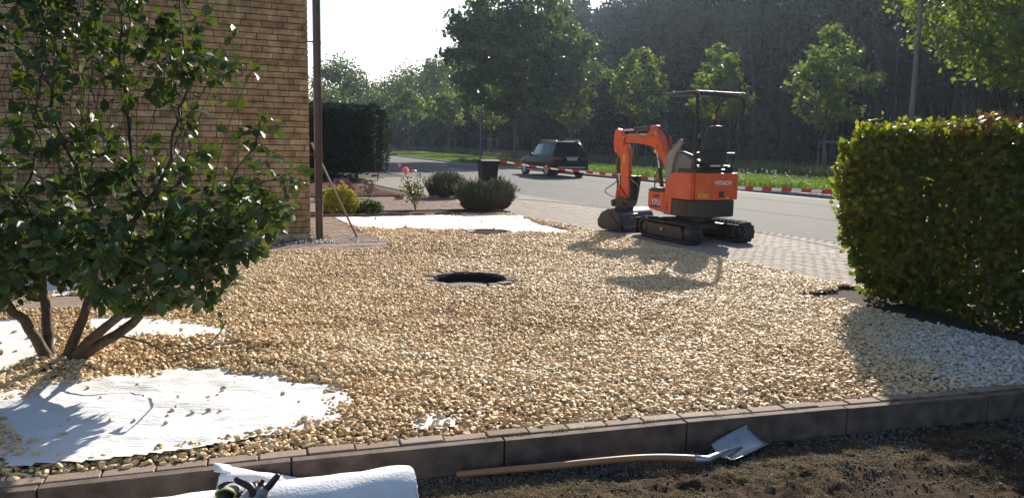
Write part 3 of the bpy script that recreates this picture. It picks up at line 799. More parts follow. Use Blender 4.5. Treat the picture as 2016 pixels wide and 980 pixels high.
# -- tracks
TR_L, TR_R = .60, .175       # half distance between the wheel axes, wheel radius
def stad(r, n=14, L=TR_L):
    P = [(L + r * math.cos(a), TR_R + r * math.sin(a)) for a in np.linspace(-math.pi / 2, math.pi / 2, n)]
    P += [(-L + r * math.cos(a), TR_R + r * math.sin(a)) for a in np.linspace(math.pi / 2, 3 * math.pi / 2, n)]
    return P
for sy in (1, -1):
    yc = sy * .54; w = .23
    m = MB(M=Matrix.Translation((-.06, yc, .012)))
    P0 = stad(TR_R - .012); P1 = stad(TR_R - .05); n = len(P0)
    V = [(p[0], s * w / 2, p[1]) for s in (-1, 1) for p in P0] + [(p[0], s * w / 2, p[1]) for s in (-1, 1) for p in P1]
    F = []
    for i in range(n):
        j = (i + 1) % n
        F += [(i, j, n + j, n + i), (2 * n + i, 3 * n + i, 3 * n + j, 2 * n + j), (i, 2 * n + i, 2 * n + j, j), (n + i, n + j, 3 * n + j, 3 * n + i)]
    m.add(V, F)
    per = 2 * (2 * TR_L) + 2 * math.pi * TR_R; nl = 36
    for k in range(nl):                              # lugs
        s = per * k / nl
        if s < 2 * TR_L: x, z, a = -TR_L + s, 0.0, 0
        elif s < 2 * TR_L + math.pi * TR_R:
            t = (s - 2 * TR_L) / TR_R - math.pi / 2; x, z, a = TR_L + TR_R * math.cos(t), TR_R + TR_R * math.sin(t), -(t + math.pi / 2)
        elif s < 4 * TR_L + math.pi * TR_R: x, z, a = TR_L - (s - 2 * TR_L - math.pi * TR_R), 2 * TR_R, math.pi
        else:
            t = (s - 4 * TR_L - math.pi * TR_R) / TR_R + math.pi / 2; x, z, a = -TR_L + TR_R * math.cos(t), TR_R + TR_R * math.sin(t), -(t + math.pi / 2)
        q = Matrix.Rotation(a, 3, 'Y')
        for dy in (-.058, .058): m.box((x, dy, z), (.03 if dy * (1 if k % 2 else -1) > 0 else .022, .105, .026), q)
    tr = m.build('track', rubber, exc, bevel=.004)
    f = MB(M=Matrix.Translation((-.06, yc, .012)))
    f.prism([(-.46, .06), (.5, .06), (.54, .15), (.5, .27), (-.40, .27), (-.46, .2)], -.085, .085)
    f.build('track_frame', mat('worn black paint', (.022, .021, .02), (.08, .066, .052), scale=9, rough=.5, bump=.001, bscale=50), tr, bevel=.01)
    if sy == 1:
        f = MB(M=Matrix.Translation((-.06, yc, .012))); f.box((.12, .088, .185), (.07, .004, .042)); f.build('sticker', yellow, tr)
        f = MB(M=Matrix.Translation((-.06, yc, .012))); f.lathe([(.0, 0), (.032, 0), (.032, .01), (.0, .01)], (.05, .083, .185), 'y', 14); f.build('hole_cap', rubber, tr)
    for x, nm in ((-TR_L, 'sprocket'), (TR_L, 'idler')):
        f = MB(M=Matrix.Translation((-.06, yc, .012))); f.lathe([(.0, -.1), (.07, -.1), (.075, -.085), (.12, -.07), (.12, .07), (.075, .085), (.06, .105), (.035, .115), (.0, .115)], (x, 0, TR_R), 'y', 20)
        f.build(nm, mat('dusty steel', (.05, .046, .042), (.1, .09, .08), scale=14, rough=.6, metal=.3), tr, smooth='auto')
    for x in (-.3, 0, .3):
        f = MB(M=Matrix.Translation((-.06, yc, .012))); f.lathe([(.0, -.07), (.045, -.07), (.045, .07), (.0, .07)], (x, 0, .07), 'y', 14); f.build('roller', MATS['dusty steel'], tr)
m = MB(); m.box((-.06, 0, .26), (.62, .9, .1)); m.prism([(-.3, .2), (.3, .2), (.22, .36), (-.22, .36)], -.3, .3); m.lathe([(.3, .33), (.3, .42), (0, .42)], k=28)
m.build('chassis', blackp, exc, bevel=.012)
m = MB(); m.prism([(.90, .03), (.93, .02), (.90, .16), (.92, .30), (.90, .32), (.86, .17)], -.6, .6)
for s in (-.26, .26): m.bar((.1, s, .2), (.88, s, .16), .06, .09)
m.build('dozer_blade', blackp, exc, bevel=.006)
m = MB(); m.tube([(.2, 0, .33), (.84, 0, .2)], .035, 12); m.build('blade_cylinder', chrome, exc)
# -- house of the machine
rf_ = lambda y: -.60 + .32 * y * y
def rear_poly(y0, y1, inset=0, front=-.1, n=12, rc=0.0):
    P = [(rf_(y) + inset, y) for y in np.linspace(y0, y1, n)]
    return P + [(front, y1), (front, y0)]
m = MB(); m.prism([(rf_(y) + .0 + max(0, abs(y) - .42) * 1.1, y) for y in np.linspace(-.495, .495, 20)] + [(-.04, .495), (.05, .3), (.05, -.3), (-.04, -.495)], .44, .722, 'z')
cwt = m.build('counterweight', mat('black counterweight', (.016, .015, .015), (.028, .025, .023), scale=5, rough=.42, coat=.15, bump=.0006, bscale=30), exc, bevel=.02)
m = MB(); m.lathe([(.0, -.01), (.042, -.01), (.042, .008), (.03, .008), (.03, -.004), (.0, -.004)], (-.575, .12, .6), 'x', 18)
m.build('tow_eye', rubber, exc)
m = MB(); m.prism(rear_poly(-.425, .405, .006, -.1), .728, 1.18, 'z'); rc = m.build('rear_cover', orange, exc, bevel=.014)
m = MB(); m.prism([(-.525, .73), (-.525, 1.16), (-.50, 1.18), (-.12, 1.18), (-.02, 1.165), (.07, 1.08), (.14, .96), (.19, .80), (.20, .46), (-.015, .46), (-.015, .728)], .412, .502)
sc = m.build('side_cover', orange, exc, bevel=.016)
m = MB(); m.prism([(-.525, .73), (-.525, 1.16), (-.50, 1.18), (-.1, 1.18), (.2, 1.0), (.2, .46), (-.015, .46), (-.015, .728)], -.502, -.432); m.build('side_cover', orange, exc, bevel=.016)
m = MB(); 
for z in (.505, .55, .595, .64): m.box((.10, .5035, z), (.085, .004, .016))
m.build('vent', rubber, sc)
for (x, z) in ((-.40, 1.09), (-.40, .80)):
    m = MB(); m.lathe([(0, 0), (.011, 0), (.009, .006), (0, .006)], (x, .502, z), 'y', 10); m.build('bolt', chrome, sc)
m = MB(); m.prism([(.21, .46), (.66, .50), (.68, .53), (.68, .80), (.66, .815), (.21, .815)], .2, .495); fb = m.build('battery_box', orange, exc, bevel=.014)
m = MB(); m.prism([(.17, .818), (.69, .818), (.69, .835), (.58, .88), (.17, .89)], -.1, .49); m.prism([(.15, .5), (.7, .5), (.7, .86), (.15, .86)], -.48, -.1); m.box((.2, 0, .6), (.4, .7, .36)); m.build('step_plate', blackp, exc, bevel=.008)
Mside = Matrix(((-1, 0, 0, 0), (0, 0, 1, 0), (0, 1, 0, 0), (0, 0, 0, 1)))       # text on a left-facing side
text_part('model_number', '17U', .15, whitem, Matrix.Translation((.43, .4985, .62)) @ Mside, fb, bold=.003)
text_part('model_name', 'ZAXIS', .07, blackp, Matrix.Translation((.44, .4985, .735)) @ Mside, fb, bold=.002)
m = MB(); m.prism([(.24, .535), (.62, .535), (.56, .60), (.5, .57), (.42, .615), (.33, .57)], .494, .4975); m.build('decal', mat('navy decal', (.02, .025, .12), (.03, .03, .16), scale=5, rough=.5), fb)
Mrear = Matrix(((0, 0, -1, 0), (-1, 0, 0, 0), (0, 1, 0, 0), (0, 0, 0, 1)))       # text on the rear face
ty = -.135
text_part('maker_name', 'HITACHI', .098, whitem, Matrix.Translation((rf_(ty) + .003, ty, 1.015)) @ Mrear, rc, bend=lambda x: (rf_(ty) - rf_(ty - x)), bold=.0022, squash=.98)
def rear_plate(name, y, z, w, h, mm, d=.003):
    q = MB(); f0 = rf_(y) + .006 - d
    n = 5; ys = np.linspace(y - w / 2, y + w / 2, n)
    V = [(rf_(a) + .006 - d, a, z + s * h / 2) for s in (-1, 1) for a in ys] + [(rf_(a) + .012, a, z + s * h / 2) for s in (-1, 1) for a in ys]
    F = [(i, i + 1, n + i + 1, n + i) for i in range(n - 1)] + [(2 * n + i, 3 * n + i, 3 * n + i + 1, 2 * n + i + 1) for i in range(n - 1)] + [(0, n, 3 * n, 2 * n), (n - 1, 2 * n + n - 1, 3 * n + n - 1, 2 * n - 1)]
    q.add(V, F); return q.build(name, mm, rc)
wp = rear_plate('warning_sticker', .265, .80, .19, .07, yellow)
q = MB()
xf = rf_(.30) - .0005
q.tube([(xf, .322, .778), (xf, .272, .778), (xf, .297, .822), (xf, .322, .778)], .0028, 4); q.tube([(xf, .297, .79), (xf, .297, .808)], .003, 4); q.build('warning_mark', blackp, wp); q = MB()
xf = rf_(.2) - .0002; q.tube([(xf, .2, .785), (xf, .2, .82)], .005, 5); q.tube([(xf, .225, .80), (xf, .235, .80)], .004, 4)
q.build('warning_mark', blackp, wp)
for y in (.335, .285):
    a = rear_plate('tag_plate', y, .862, .034, .04, yellow); q = MB(); q.box((rf_(y) + .0025, y, .862), (.002, .02, .02)); q.build('mark', mat('dark yellow print', (.2, .1, .02), (.15, .08, .02), scale=4), a)
rear_plate('socket_plate', -.10, .825, .115, .10, rubber, .006)
q = MB(); q.lathe([(0, 0), (.016, 0), (.016, .012), (.008, .014), (0, .014)], (rf_(-.12) - .012, -.12, .835), 'x', 12); q.build('key_socket', chrome, rc)
rear_plate('small_sticker', -.24, .765, .075, .035, yellow)
# -- operator's place
m = MB(); m.prism([(-.5, 1.18), (-.5, 1.24), (.0, 1.24), (.06, 1.0), (.06, .8), (-.1, .8)], -.4, .38); m.build('seat_base', blackp, exc, bevel=.015)
m = MB(); m.prism([(-.40, 1.26), (-.42, 1.36), (-.30, 1.40), (.02, 1.38), (.06, 1.33), (.04, 1.27)], -.25, .23); m.build('seat', seatm, exc, bevel=.03, seg=3)
# backrest: rounded shell
V = []; F = []; prof = [(.0, .21), (.1, .27), (.32, .295), (.46, .28), (.55, .235), (.61, .18), (.66, .155), (.685, .135), (.695, .07)]
for (h, w) in prof:
    for j in range(16):
        a = 2 * math.pi * j / 16; ca, sa = math.cos(a), math.sin(a)
        V.append((-.40 - .12 * h + (.055 * (1 - .3 * h)) * sa * abs(sa) ** -.3 if abs(sa) > 1e-3 else -.40 - .12 * h, w * (abs(ca) ** .55) * (1 if ca > 0 else -1), 1.27 + h))
for i in range(len(prof) - 1):
    for j in range(16): F.append((i * 16 + j, i * 16 + (j + 1) % 16, (i + 1) * 16 + (j + 1) % 16, (i + 1) * 16 + j))
F += [tuple(range(15, -1, -1)), tuple(8 * 16 + j for j in range(16))]
m = MB(M=Matrix.Translation((0, -.02, 0))); m.add(V, F); bk_ = m.build('backrest', seatm, exc, smooth=True, sub=1)
m = MB(); m.box((-.535, -.045, 1.745), (.012, .03, .035)); m.build('clip', plas, bk_)
for s in (1, -1):
    m = MB(); m.prism([(-.30, 1.22), (-.32, 1.40), (-.1, 1.5), (.28, 1.52), (.40, 1.42), (.42, 1.22), (.30, .95), (.0, .95)], s * .30 - .045, s * .30 + .045); m.build('console', plas if s == 1 else blackp, exc, bevel=.03, seg=3)
    m = MB(); m.tube([(-.36, s * .31, 1.43), (-.05, s * .31, 1.50), (.06, s * .31, 1.50)], [.03, .035, .03], 10); m.build('armrest', blackp, exc, smooth='auto')
    m = MB(); m.tube([(.28, s * .30, 1.5), (.30, s * .30, 1.62)], .012, 8); lv_ = m.build('control_lever', blackp, exc)
    m = MB(); m.tube([(.30, s * .30, 1.62), (.32, s * .31, 1.68), (.33, s * .315, 1.76), (.34, s * .315, 1.78)], [.018, .024, .022, .01], 10); m.build('grip', redp if s == 1 else rubber, lv_, smooth='auto')
V = []
m = MB(); m.prism([(.33, 1.0), (.34, 1.42), (.18, 1.62), (-.06, 1.74), (-.1, 1.66), (.06, 1.48), (.14, 1.3), (.16, 1.0)], .335, .40); m.build('tilt_console', mat('light grey plastic', (.24, .235, .225), (.3, .29, .28), scale=8, rough=.6), exc, bevel=.022, seg=3)
m = MB()
for k in range(7): m.box((.20 - .035 * k, .405, 1.56 + .022 * k), (.008, .006, .05))
m.build('bellows', rubber, exc)
m = MB(); m.tube([(.62, .40, .86), (.60, .42, 1.05), (.52, .42, 1.17), (.45, .42, 1.19), (.44, .42, 1.36), (.47, .42, 1.38), (.62, .42, 1.38), (.64, .42, 1.36), (.62, .42, 1.18), (.52, .42, 1.17)], .011, 8); m.build('handrail', blackp, exc, smooth='auto')
m = MB(); m.tube([(.5, -.30, 1.0), (.52, -.30, 1.45), (.52, -.30, 1.50)], .01, 8); a = m.build('travel_lever', blackp, exc)
m = MB(); m.tube([(.52, .12, 1.32), (.52, .12, 1.44)], .018, 8); m.tube([(.52, .12, .88), (.52, .12, 1.32)], .009, 8); m.build('red_lever', redp, exc)
# -- canopy
def arc_path(pts, rad=.08, n=5):
    P = [Vector(pts[0])]
    for i in range(1, len(pts) - 1):
        a, b, c = Vector(pts[i - 1]), Vector(pts[i]), Vector(pts[i + 1]); r = min(rad, (a - b).length / 2, (c - b).length / 2)
        p0 = b + (a - b).normalized() * r; p1 = b + (c - b).normalized() * r
        for t in np.linspace(0, 1, n): P.append(p0 * (1 - t) ** 2 + b * 2 * t * (1 - t) + p1 * t * t)
    return P + [Vector(pts[-1])]
m = MB(); m.tube(arc_path([(-.42, .33, 1.19), (-.50, .43, 1.50), (-.56, .47, 2.46), (.1, .47, 2.47)], .09), .031, 12); m.build('canopy_post', blackp, exc, smooth='auto')
m = MB(); m.tube(arc_path([(-.44, -.36, 1.19), (-.50, -.45, 1.50), (-.56, -.49, 2.44), (-.56, .40, 2.47)], .12), .031, 12); m.build('canopy_post', blackp, exc, smooth='auto')
pst = MB(); pst.tube(arc_path([(.12, -.44, .9), (.10, -.44, 2.20), (-.05, -.44, 2.44), (-.3, -.44, 2.46)], .12), .024, 12); fp = pst.build('canopy_post', blackp, exc, smooth='auto')
m = MB(); m.box((.098, -.415, 2.14), (.052, .03, .085)); m.build('sticker', yellow, fp)
m = MB(); m.tube([(-.50, .42, 1.50), (-.52, .0, 1.50), (-.50, -.44, 1.50)], .021, 10); m.tube([(-.46, .36, 1.29), (-.46, -.38, 1.29)], .018, 10)
m.box((-.47, .30, 1.26), (.08, .12, .05)); m.box((-.47, -.33, 1.26), (.08, .12, .05)); m.build('crossbar', blackp, exc, bevel=.004)
m = MB(); m.box((-.53, .02, 1.30), (.05, .20, .03)); m.build('light_bar', mat('lamp lens', (.6, .6, .62), (.5, .5, .5), scale=4, rough=.1), exc, bevel=.006)
m = MB(); m.tube([(-.545, -.465, 1.83), (-.60, -.40, 1.83)], .012, 8); m.build('hook', blackp, exc)
m = MB(); m.box((-.09, -.01, 2.505), (.96, 1.0, .022)); m.build('canopy_roof', mat('canopy top', (.008, .008, .009), (.012, .012, .013), scale=4, rough=.45, coat=.1), exc, bevel=.01)
for (x, y) in ((-.52, .45), (-.54, -.47), (-.54, .1), (.1, .46)):
    m = MB(); m.lathe([(.022, 0), (.022, .014), (.0, .016)], (x, y, 2.519), k=10); m.build('roof_bolt', chrome, exc)
# -- boom
BM = Matrix.Translation((.72, 0, 0)) @ Matrix.Rotation(R(20), 4, 'Z')
m = MB(M=BM); m.prism([(-.14, .44), (.12, .44), (.14, .60), (.06, .86), (-.10, .86), (-.16, .66)], -.10, .10); m.lathe([(0, .38), (.08, .38), (.08, .95), (0, .95)], (-.1, 0, 0), k=16); m.build('swing_post', blackp, exc, bevel=.012)
boom_poly = [(-.07, .72), (.02, .70), (.06, .90), (.05, 1.16), (.17, 1.36), (.33, 1.56), (.42, 1.615), (.75, 1.66), (1.12, 1.66), (1.17, 1.72), (1.12, 1.79), (.80, 1.815), (.52, 1.83), (.45, 1.88), (.42, 1.985), (.30, 1.985), (.24, 1.86), (.14, 1.76), (.06, 1.60), (-.06, 1.26), (-.10, .95)]
m = MB(M=BM); m.prism(boom_poly, -.065, .065); boom = m.build('boom', orange, exc, bevel=.012)
for (x, z) in ((.36, 1.93), (.28, 1.60), (1.13, 1.72), (-.02, .78)):
    m = MB(M=BM); m.lathe([(0, -.085), (.028, -.085), (.028, .085), (0, .085)], (x, 0, z), 'y', 12); m.build('pin', steel, boom)
m = MB(M=BM); m.box((.30, .0665, 1.84), (.05, .003, .07)); m.build('sticker', yellow, boom)
text_part('maker_name', 'HITACHI', .085, mat('faint lettering', (.66, .2, .08), (.6, .18, .07), scale=5), BM @ Matrix.Translation((.78, .0675, 1.735)) @ Mside, boom, bold=.001)
arm_poly = [(1.12, 1.90), (1.20, 1.93), (1.26, 1.88), (1.285, 1.70), (1.26, 1.50), (1.16, 1.42), (1.10, 1.36), (1.06, .72), (1.03, .60), (.90, .60), (.885, .72), (.905, 1.36), (.90, 1.52), (.95, 1.62), (1.03, 1.66), (1.08, 1.76)]
m = MB(M=BM); m.prism(arm_poly, -.055, .055); arm = m.build('arm', orange, exc, bevel=.012)
for y in (-.085, .085):
    m = MB(M=BM); m.prism([(1.02, 1.60), (1.16, 1.60), (1.19, 1.72), (1.10, 1.80), (1.00, 1.76)], y - .012, y + .012); m.build('bracket', orange, arm, bevel=.004)
m = MB(M=BM); m.box((1.015, .0572, 1.36), (.055, .003, .15)); m.build('sticker', yellow, arm)
def cyl(name, a, b, f, r, y=0.0):
    a = Vector((a[0], y, a[1])); b = Vector((b[0], y, b[1])); c = a.lerp(b, f)
    m = MB(M=BM); m.tube([a, c], r, 14); m.tube([c - (b - a).normalized() * .03, c + (b - a).normalized() * .01], r * 1.18, 14); o = m.build(name, blackp, exc, smooth='auto')
    m = MB(M=BM); m.tube([c, b], r * .55, 12); m.lathe([(0, -.05), (r, -.05), (r, .05), (0, .05)], b, 'y', 12); m.build('rod', chrome, o, smooth='auto')
cyl('arm_cylinder', (.36, 1.945), (1.20, 1.885), .55, .034)
cyl('bucket_cylinder', (1.24, 1.56), (1.13, .80), .62, .033)
cyl('boom_cylinder', (.10, .56), (.31, 1.52), .66, .038, 0.0)
m = MB(M=BM)
for y in (-.075, .075): m.prism([(1.16, .84), (1.10, .86), (.90, .64), (.93, .58), (1.0, .56)], y - .01, y + .01); m.prism([(1.15, .86), (1.10, .80), (1.12, .50), (1.2, .48)], y * .8 - .01, y * .8 + .01)
m.build('linkage', mat('red coupler paint', (.42, .03, .02), (.5, .04, .02), scale=10, rough=.4), exc, bevel=.004)
m = MB(M=BM); m.prism([(.82, .58), (1.02, .64), (1.26, .56), (1.24, .44), (.84, .44)], -.11, .11)
for (x, z) in ((.95, .52), (1.18, .50)): m.lathe([(0, -.15), (.03, -.15), (.03, .15), (0, .15)], (x, 0, z), 'y', 12)
m.build('quick_coupler', blackp, exc, bevel=.012)
m = MB(M=BM); m.prism([(.80, 1.04), (1.36, 1.04), (1.30, .56), (1.22, .46), (.90, .46), (.86, .6)], -.24, -.16); m.prism([(.86, 1.04), (.9, .46), (.94, .46), (.90, 1.04)], -.16, .0); m.build('guard_plate', blackp, exc, bevel=.01)
def bucket():
    prof = [(.66, .03), (.70, .02), (.74, .20), (.80, .34), (.90, .41), (1.05, .42), (1.20, .34), (1.29, .20), (1.27, .08), (1.16, .03)]
    m = MB(M=BM)
    W_ = .54; OF = .09; n = len(prof)
    m.prism(prof, -W_ - OF, W_ - OF)
    m.box((.695, -OF, .03), (.03, 2 * W_ + .02, .035)); 
    for y in (-W_ - OF, W_ - OF): m.prism([(p[0] * 1.0 + (.0), p[1] * 1.0) for p in prof], y - .008, y + .008)
    m.prism([(.86, .40), (1.14, .41), (1.1, .48), (.9, .48)], -.13, .13)
    return m
bkt = bucket().build('bucket', mat('scuffed black', (.02, .021, .024), (.045, .047, .052), scale=4, rough=.35, rough2=.6, bump=.001, bscale=25), exc, bevel=.01)
m = MB(M=BM); m.box((.726, .12, .25), (.004, .07, .05), Matrix.Rotation(R(14), 3, 'Y')); m.build('sticker', plas, bkt)
m = MB(M=BM)
for a, b in (((.700, .40, .10), (.700, -.1, .10)), ((.700, .40, .10), (.76, .34, .33)), ((.76, .34, .33), (.76, -.1, .33))): m.tube([a, b], .006, 5)
m.build('stiffener', steel, bkt)
# hoses
def hose(P, r=.010, name='hose', mt=rubber, M_=BM):
    P = [Vector(p) for p in P]; Q = []
    for i in range(len(P) - 1):
        p0, p1, p2, p3 = P[max(i - 1, 0)], P[i], P[i + 1], P[min(i + 2, len(P) - 1)]
        for t in np.linspace(0, 1, 6, endpoint=False):
            Q.append(.5 * ((2 * p1) + (p2 - p0) * t + (2 * p0 - 5 * p1 + 4 * p2 - p3) * t * t + (3 * p1 - p0 - 3 * p2 + p3) * t ** 3))
    Q.append(P[-1]); m = MB(M=M_); m.tube(Q, r, 7); return m.build(name, mt, exc, smooth=True)
for k in range(4):
    d = k * .03; y = -.05 + k * .035
    hose([(.36 - d * .3, y, 1.90 + d * .6), (.22 - d, y, 1.90), (.10 - d, y, 1.70), (.0 - d, y, 1.40), (-.08 - d, y, 1.15), (-.14 - d, y, .90)], .009)
hose([(.34, .075, 1.78), (.7, .08, 1.82), (1.0, .09, 1.80), (1.14, .10, 1.70), (1.17, .09, 1.52), (1.14, .08, 1.40), (1.19, .07, 1.2), (1.15, .07, .98)], .008, mt=steel)
hose([(.96, .07, 1.55), (.90, .09, 1.45), (.88, .08, 1.30), (.93, .075, 1.2)], .008, mt=steel)
hose([(.93, .06, 1.02), (.78, .10, .96), (.60, .12, .84), (.62, .12, .72), (.80, .09, .63), (.92, .07, .62)], .009)
hose([(1.14, .06, .95), (1.24, .08, .86), (1.40, .09, .76), (1.38, .09, .68), (1.2, .08, .62)], .009)
hose([(.30, .075, 1.88), (.16, .085, 1.66), (.02, .085, 1.30), (-.02, .085, 1.0)], .008, mt=steel)
m = MB(M=BM); m.box((-.05, .09, 1.35), (.03, .02, .16), Matrix.Rotation(R(20), 3, 'Y')); m.build('hose_clamp', steel, exc)

# ================================================================== CARS
carpaint = mat('black car paint', (.004, .0045, .006), (.006, .0065, .009), scale=2, rough=.32, coat=.0, spec=.14)
glass = mat('dark car glass', (.012, .016, .022), (.016, .02, .026), scale=2, rough=.12, spec=.3)
glass_l = mat('pale car glass', (.18, .24, .27), (.2, .26, .29), scale=2, rough=.05, spec=.8)
tail = mat('red tail lamp', (.35, .01, .015), (.28, .008, .012), scale=8, rough=.15, coat=.6)
alloy = mat('alloy', (.55, .55, .56), (.5, .5, .5), scale=6, rough=.3, metal=.8)
def car(name, label, loc, rz, paint):
    root = thing(name, label, 'car', loc, rz, None)
    # stations: x, half width, bottom, belt, roof, roof half width
    ST = [(-.99, .80, .50, .74, .78, .70), (-.97, .88, .34, .90, .93, .78), (-.93, .935, .30, 1.04, 1.10, .80), (-.88, .95, .27, 1.10, 1.22, .80), (-.74, .955, .25, 1.11, 1.60, .70), (-.60, .96, .25, 1.10, 1.72, .68),
          (-.2, .965, .25, 1.08, 1.765, .69), (.6, .965, .24, 1.05, 1.775, .70), (1.3, .965, .24, 1.02, 1.75, .70), (1.75, .96, .24, 1.0, 1.66, .68), (2.15, .955, .24, .99, 1.36, .70), (2.55, .95, .24, .97, 1.08, .72),
          (3.0, .945, .24, .93, 1.04, .74), (3.4, .92, .26, .86, .97, .72), (3.65, .86, .30, .76, .87, .66), (3.78, .72, .36, .60, .68, .55)]
    def sec(t):
        x, w, b, be, ro, rw = t
        h = [(0, b), (w * .86, b), (w, b + .12), (w * 1.0, (b + be) * .55), (w * .985, be)]
        if ro - be > .2: h += [(w * .97, be + .02), (rw + .03, ro - .10), (rw * .9, ro - .02), (rw * .55, ro + .01), (0, ro + .015)]
        else: h += [(w * .97, be + .01), (rw + .06, be + (ro - be) * .6), (rw * .9, ro - .01), (rw * .5, ro), (0, ro + .005)]
        return h
    S = [sec(t) for t in ST]; K = len(S[0]); V = []; F = []
    for t, h in zip(ST, S):
        for (y, z) in h: V.append((t[0], y, z))
        for (y, z) in h[::-1][1:-1]: V.append((t[0], -y, z))
    N = 2 * K - 2
    for i in range(len(ST) - 1):
        for j in range(N): F.append((i * N + j, i * N + (j + 1) % N, (i + 1) * N + (j + 1) % N, (i + 1) * N + j))
    F += [tuple(range(N - 1, -1, -1)), tuple((len(ST) - 1) * N + j for j in range(N))]
    m = MB(); m.add(V, F); m.build('body', paint, root, smooth=True)
    def patch(i0, i1, a0, a1, y0, y1, side, push=.008):
        """glass patch on section segment between points y0->y1 (5 = belt, 6 = roof side)"""
        V = []; n_ = 7
        for q in range(n_):
            xx = a0 + (a1 - a0) * q / (n_ - 1)
            xs = [t[0] for t in ST]; ii = max(k for k in range(len(xs) - 1) if xs[k] <= xx + 1e-6); f = (xx - xs[ii]) / (xs[ii + 1] - xs[ii])
            P0 = np.array(S[ii][5]) * (1 - f) + np.array(S[ii + 1][5]) * f; P1 = np.array(S[ii][6]) * (1 - f) + np.array(S[ii + 1][6]) * f
            for v in (y0, y1):
                p = P0 + (P1 - P0) * v; V.append((xx, side * (p[0] + push), p[1] + .002))
                V.append((xx, side * (p[0] - .02), p[1]))
        F = []
        for q in range(n_ - 1):
            a = q * 4; b = a + 4; F += [(a, b, b + 2, a + 2), (a + 1, a + 3, b + 3, b + 1), (a, a + 1, b + 1, b), (a + 2, b + 2, b + 3, a + 3)]
        F += [(0, 2, 3, 1), ((n_ - 1) * 4, (n_ - 1) * 4 + 1, (n_ - 1) * 4 + 3, (n_ - 1) * 4 + 2)]
        m = MB(); m.add(V, F); return m
    for side in (1, -1):
        for (a0, a1, mt) in ((-.62, -.16, glass), (-.11, .78, glass), (.84, 1.72, glass_l if side == 1 else glass)):
            patch(0, 0, a0, a1, .08, .92, side).build('side_window', mt, root, smooth=False)
        # wheels
        for x in (0, 2.915):
            m = MB(); m.lathe([(0, -.06), (.40, -.06), (.40, .012), (0, .012)], (x, side * .945, .37), 'y', 24); m.build('wheel_arch', rubber, root)
            wh = MB(); wh.lathe([(.0, -.12), (.33, -.12), (.355, -.10), (.36, 0), (.355, .10), (.33, .12), (.24, .12), (.235, .09), (0, .09)], (x, side * .84, .355), 'y', 28); w_ = wh.build('wheel', rubber, root, smooth='auto')
            m = MB(); 
            for k in range(5):
                a = 2 * math.pi * k / 5 + .3; m.bar((x, side * .965, .355), (x + .21 * math.cos(a), side * .965, .355 + .21 * math.sin(a)), .02, .075)
            m.lathe([(.20, side * .955 - .005), (.235, side * .955 - .005), (.235, side * .955 + .012), (.20, side * .955 + .012)], (x, 0, .355), 'y', 26); m.lathe([(0, side * .955), (.05, side * .955), (.05, side * .975), (0, side * .975)], (x, 0, .355), 'y', 12)
            m.build('rim', alloy, w_)
        m = MB(); m.lathe([(0, -.05), (.06, -.05), (.09, 0), (.07, .06), (0, .06)], (1.72, side * 1.06, 1.07), 'x', 12); m.bar((1.72, side * .94, 1.02), (1.72, side * 1.04, 1.05), .04); m.build('mirror', paint, root, smooth='auto')
        m = MB(); m.prism([(-.965, .82), (-.93, .97), (-.70, .99), (-.62, .90), (-.80, .85)], side * .915, side * .972); m.prism([(.62, .82), (.93, .86), (.93, .99), (.62, .97)], -.975, -.90, 'x') if False else None
        tl = m.build('tail_light', tail, root, bevel=.01)
        m = MB(); m.box((-.955, side * .74, .92), (.05, .38, .13)); m.build('tail_light', tail, root, bevel=.02)
        m = MB(); m.tube([(-.55, side * .64, 1.76), (-.45, side * .63, 1.81), (1.2, side * .64, 1.83), (1.45, side * .64, 1.77)], .018, 8); m.build('roof_rail', alloy, root, smooth=True)
        for x in (.15, 1.1): 
            m = MB(); m.bar((x, side * .975, .95), (x + .17, side * .975, .95), .02, .025); m.build('door_handle', paint, root, bevel=.005)
        m = MB(); m.bar((.4, side * .968, .30), (2.5, side * .968, .30), .03, .05); m.build('sill_trim', alloy, root)
    # rear glass, on the sloped tail
    m = MB(); m.add([(-.895, -.70, 1.17), (-.895, .70, 1.17), (-.705, .60, 1.63), (-.705, -.60, 1.63), (-.87, -.70, 1.17), (-.87, .70, 1.17), (-.68, .60, 1.63), (-.68, -.60, 1.63)], [(0, 1, 2, 3), (4, 7, 6, 5), (0, 4, 5, 1), (3, 2, 6, 7), (1, 5, 6, 2), (0, 3, 7, 4)])
    m.build('rear_window', glass, root)
    m = MB(); m.box((-.70, 0, 1.735), (.30, 1.22, .035)); m.build('rear_spoiler', paint, root, bevel=.012)
    m = MB(); m.box((-.985, 0, .90), (.02, .54, .125)); np_ = m.build('number_plate', whitem, root, bevel=.003)
    m = MB()                                           # the characters are too small to read: only their dark marks
    for yy, ww in ((.19, .05), (.125, .045), (.04, .05), (-.03, .03), (-.10, .05), (-.17, .045)): m.box((-.9965, yy, .90), (.004, ww, .07))
    m.build('plate_marks', plas, np_)
    m = MB(); m.box((-.99, 0, 1.0), (.03, .8, .03)); m.build('chrome_strip', alloy, root, bevel=.005)
    m = MB(); m.box((-1.0, 0, .50), (.06, 1.5, .06)); m.build('bumper_trim', alloy, root, bevel=.01)
    m = MB(); m.box((-.96, 0, .40), (.10, 1.7, .20)); m.build('bumper', blackp, root, bevel=.03)
    return root
suv = car('parked_car', 'black estate off-roader with roof rails parked at the far kerb behind the tape', (2.54, 39.75, -.015), R(90 + 22), carpaint)
cx, cy = gp(742, 307)
p = xy(90.0, 24.3)
car2 = car('parked_car', 'dark car at the far kerb almost hidden behind the tall clipped hedge', (p[0] + .25, p[1], -.015), R(90 + 32), carpaint)

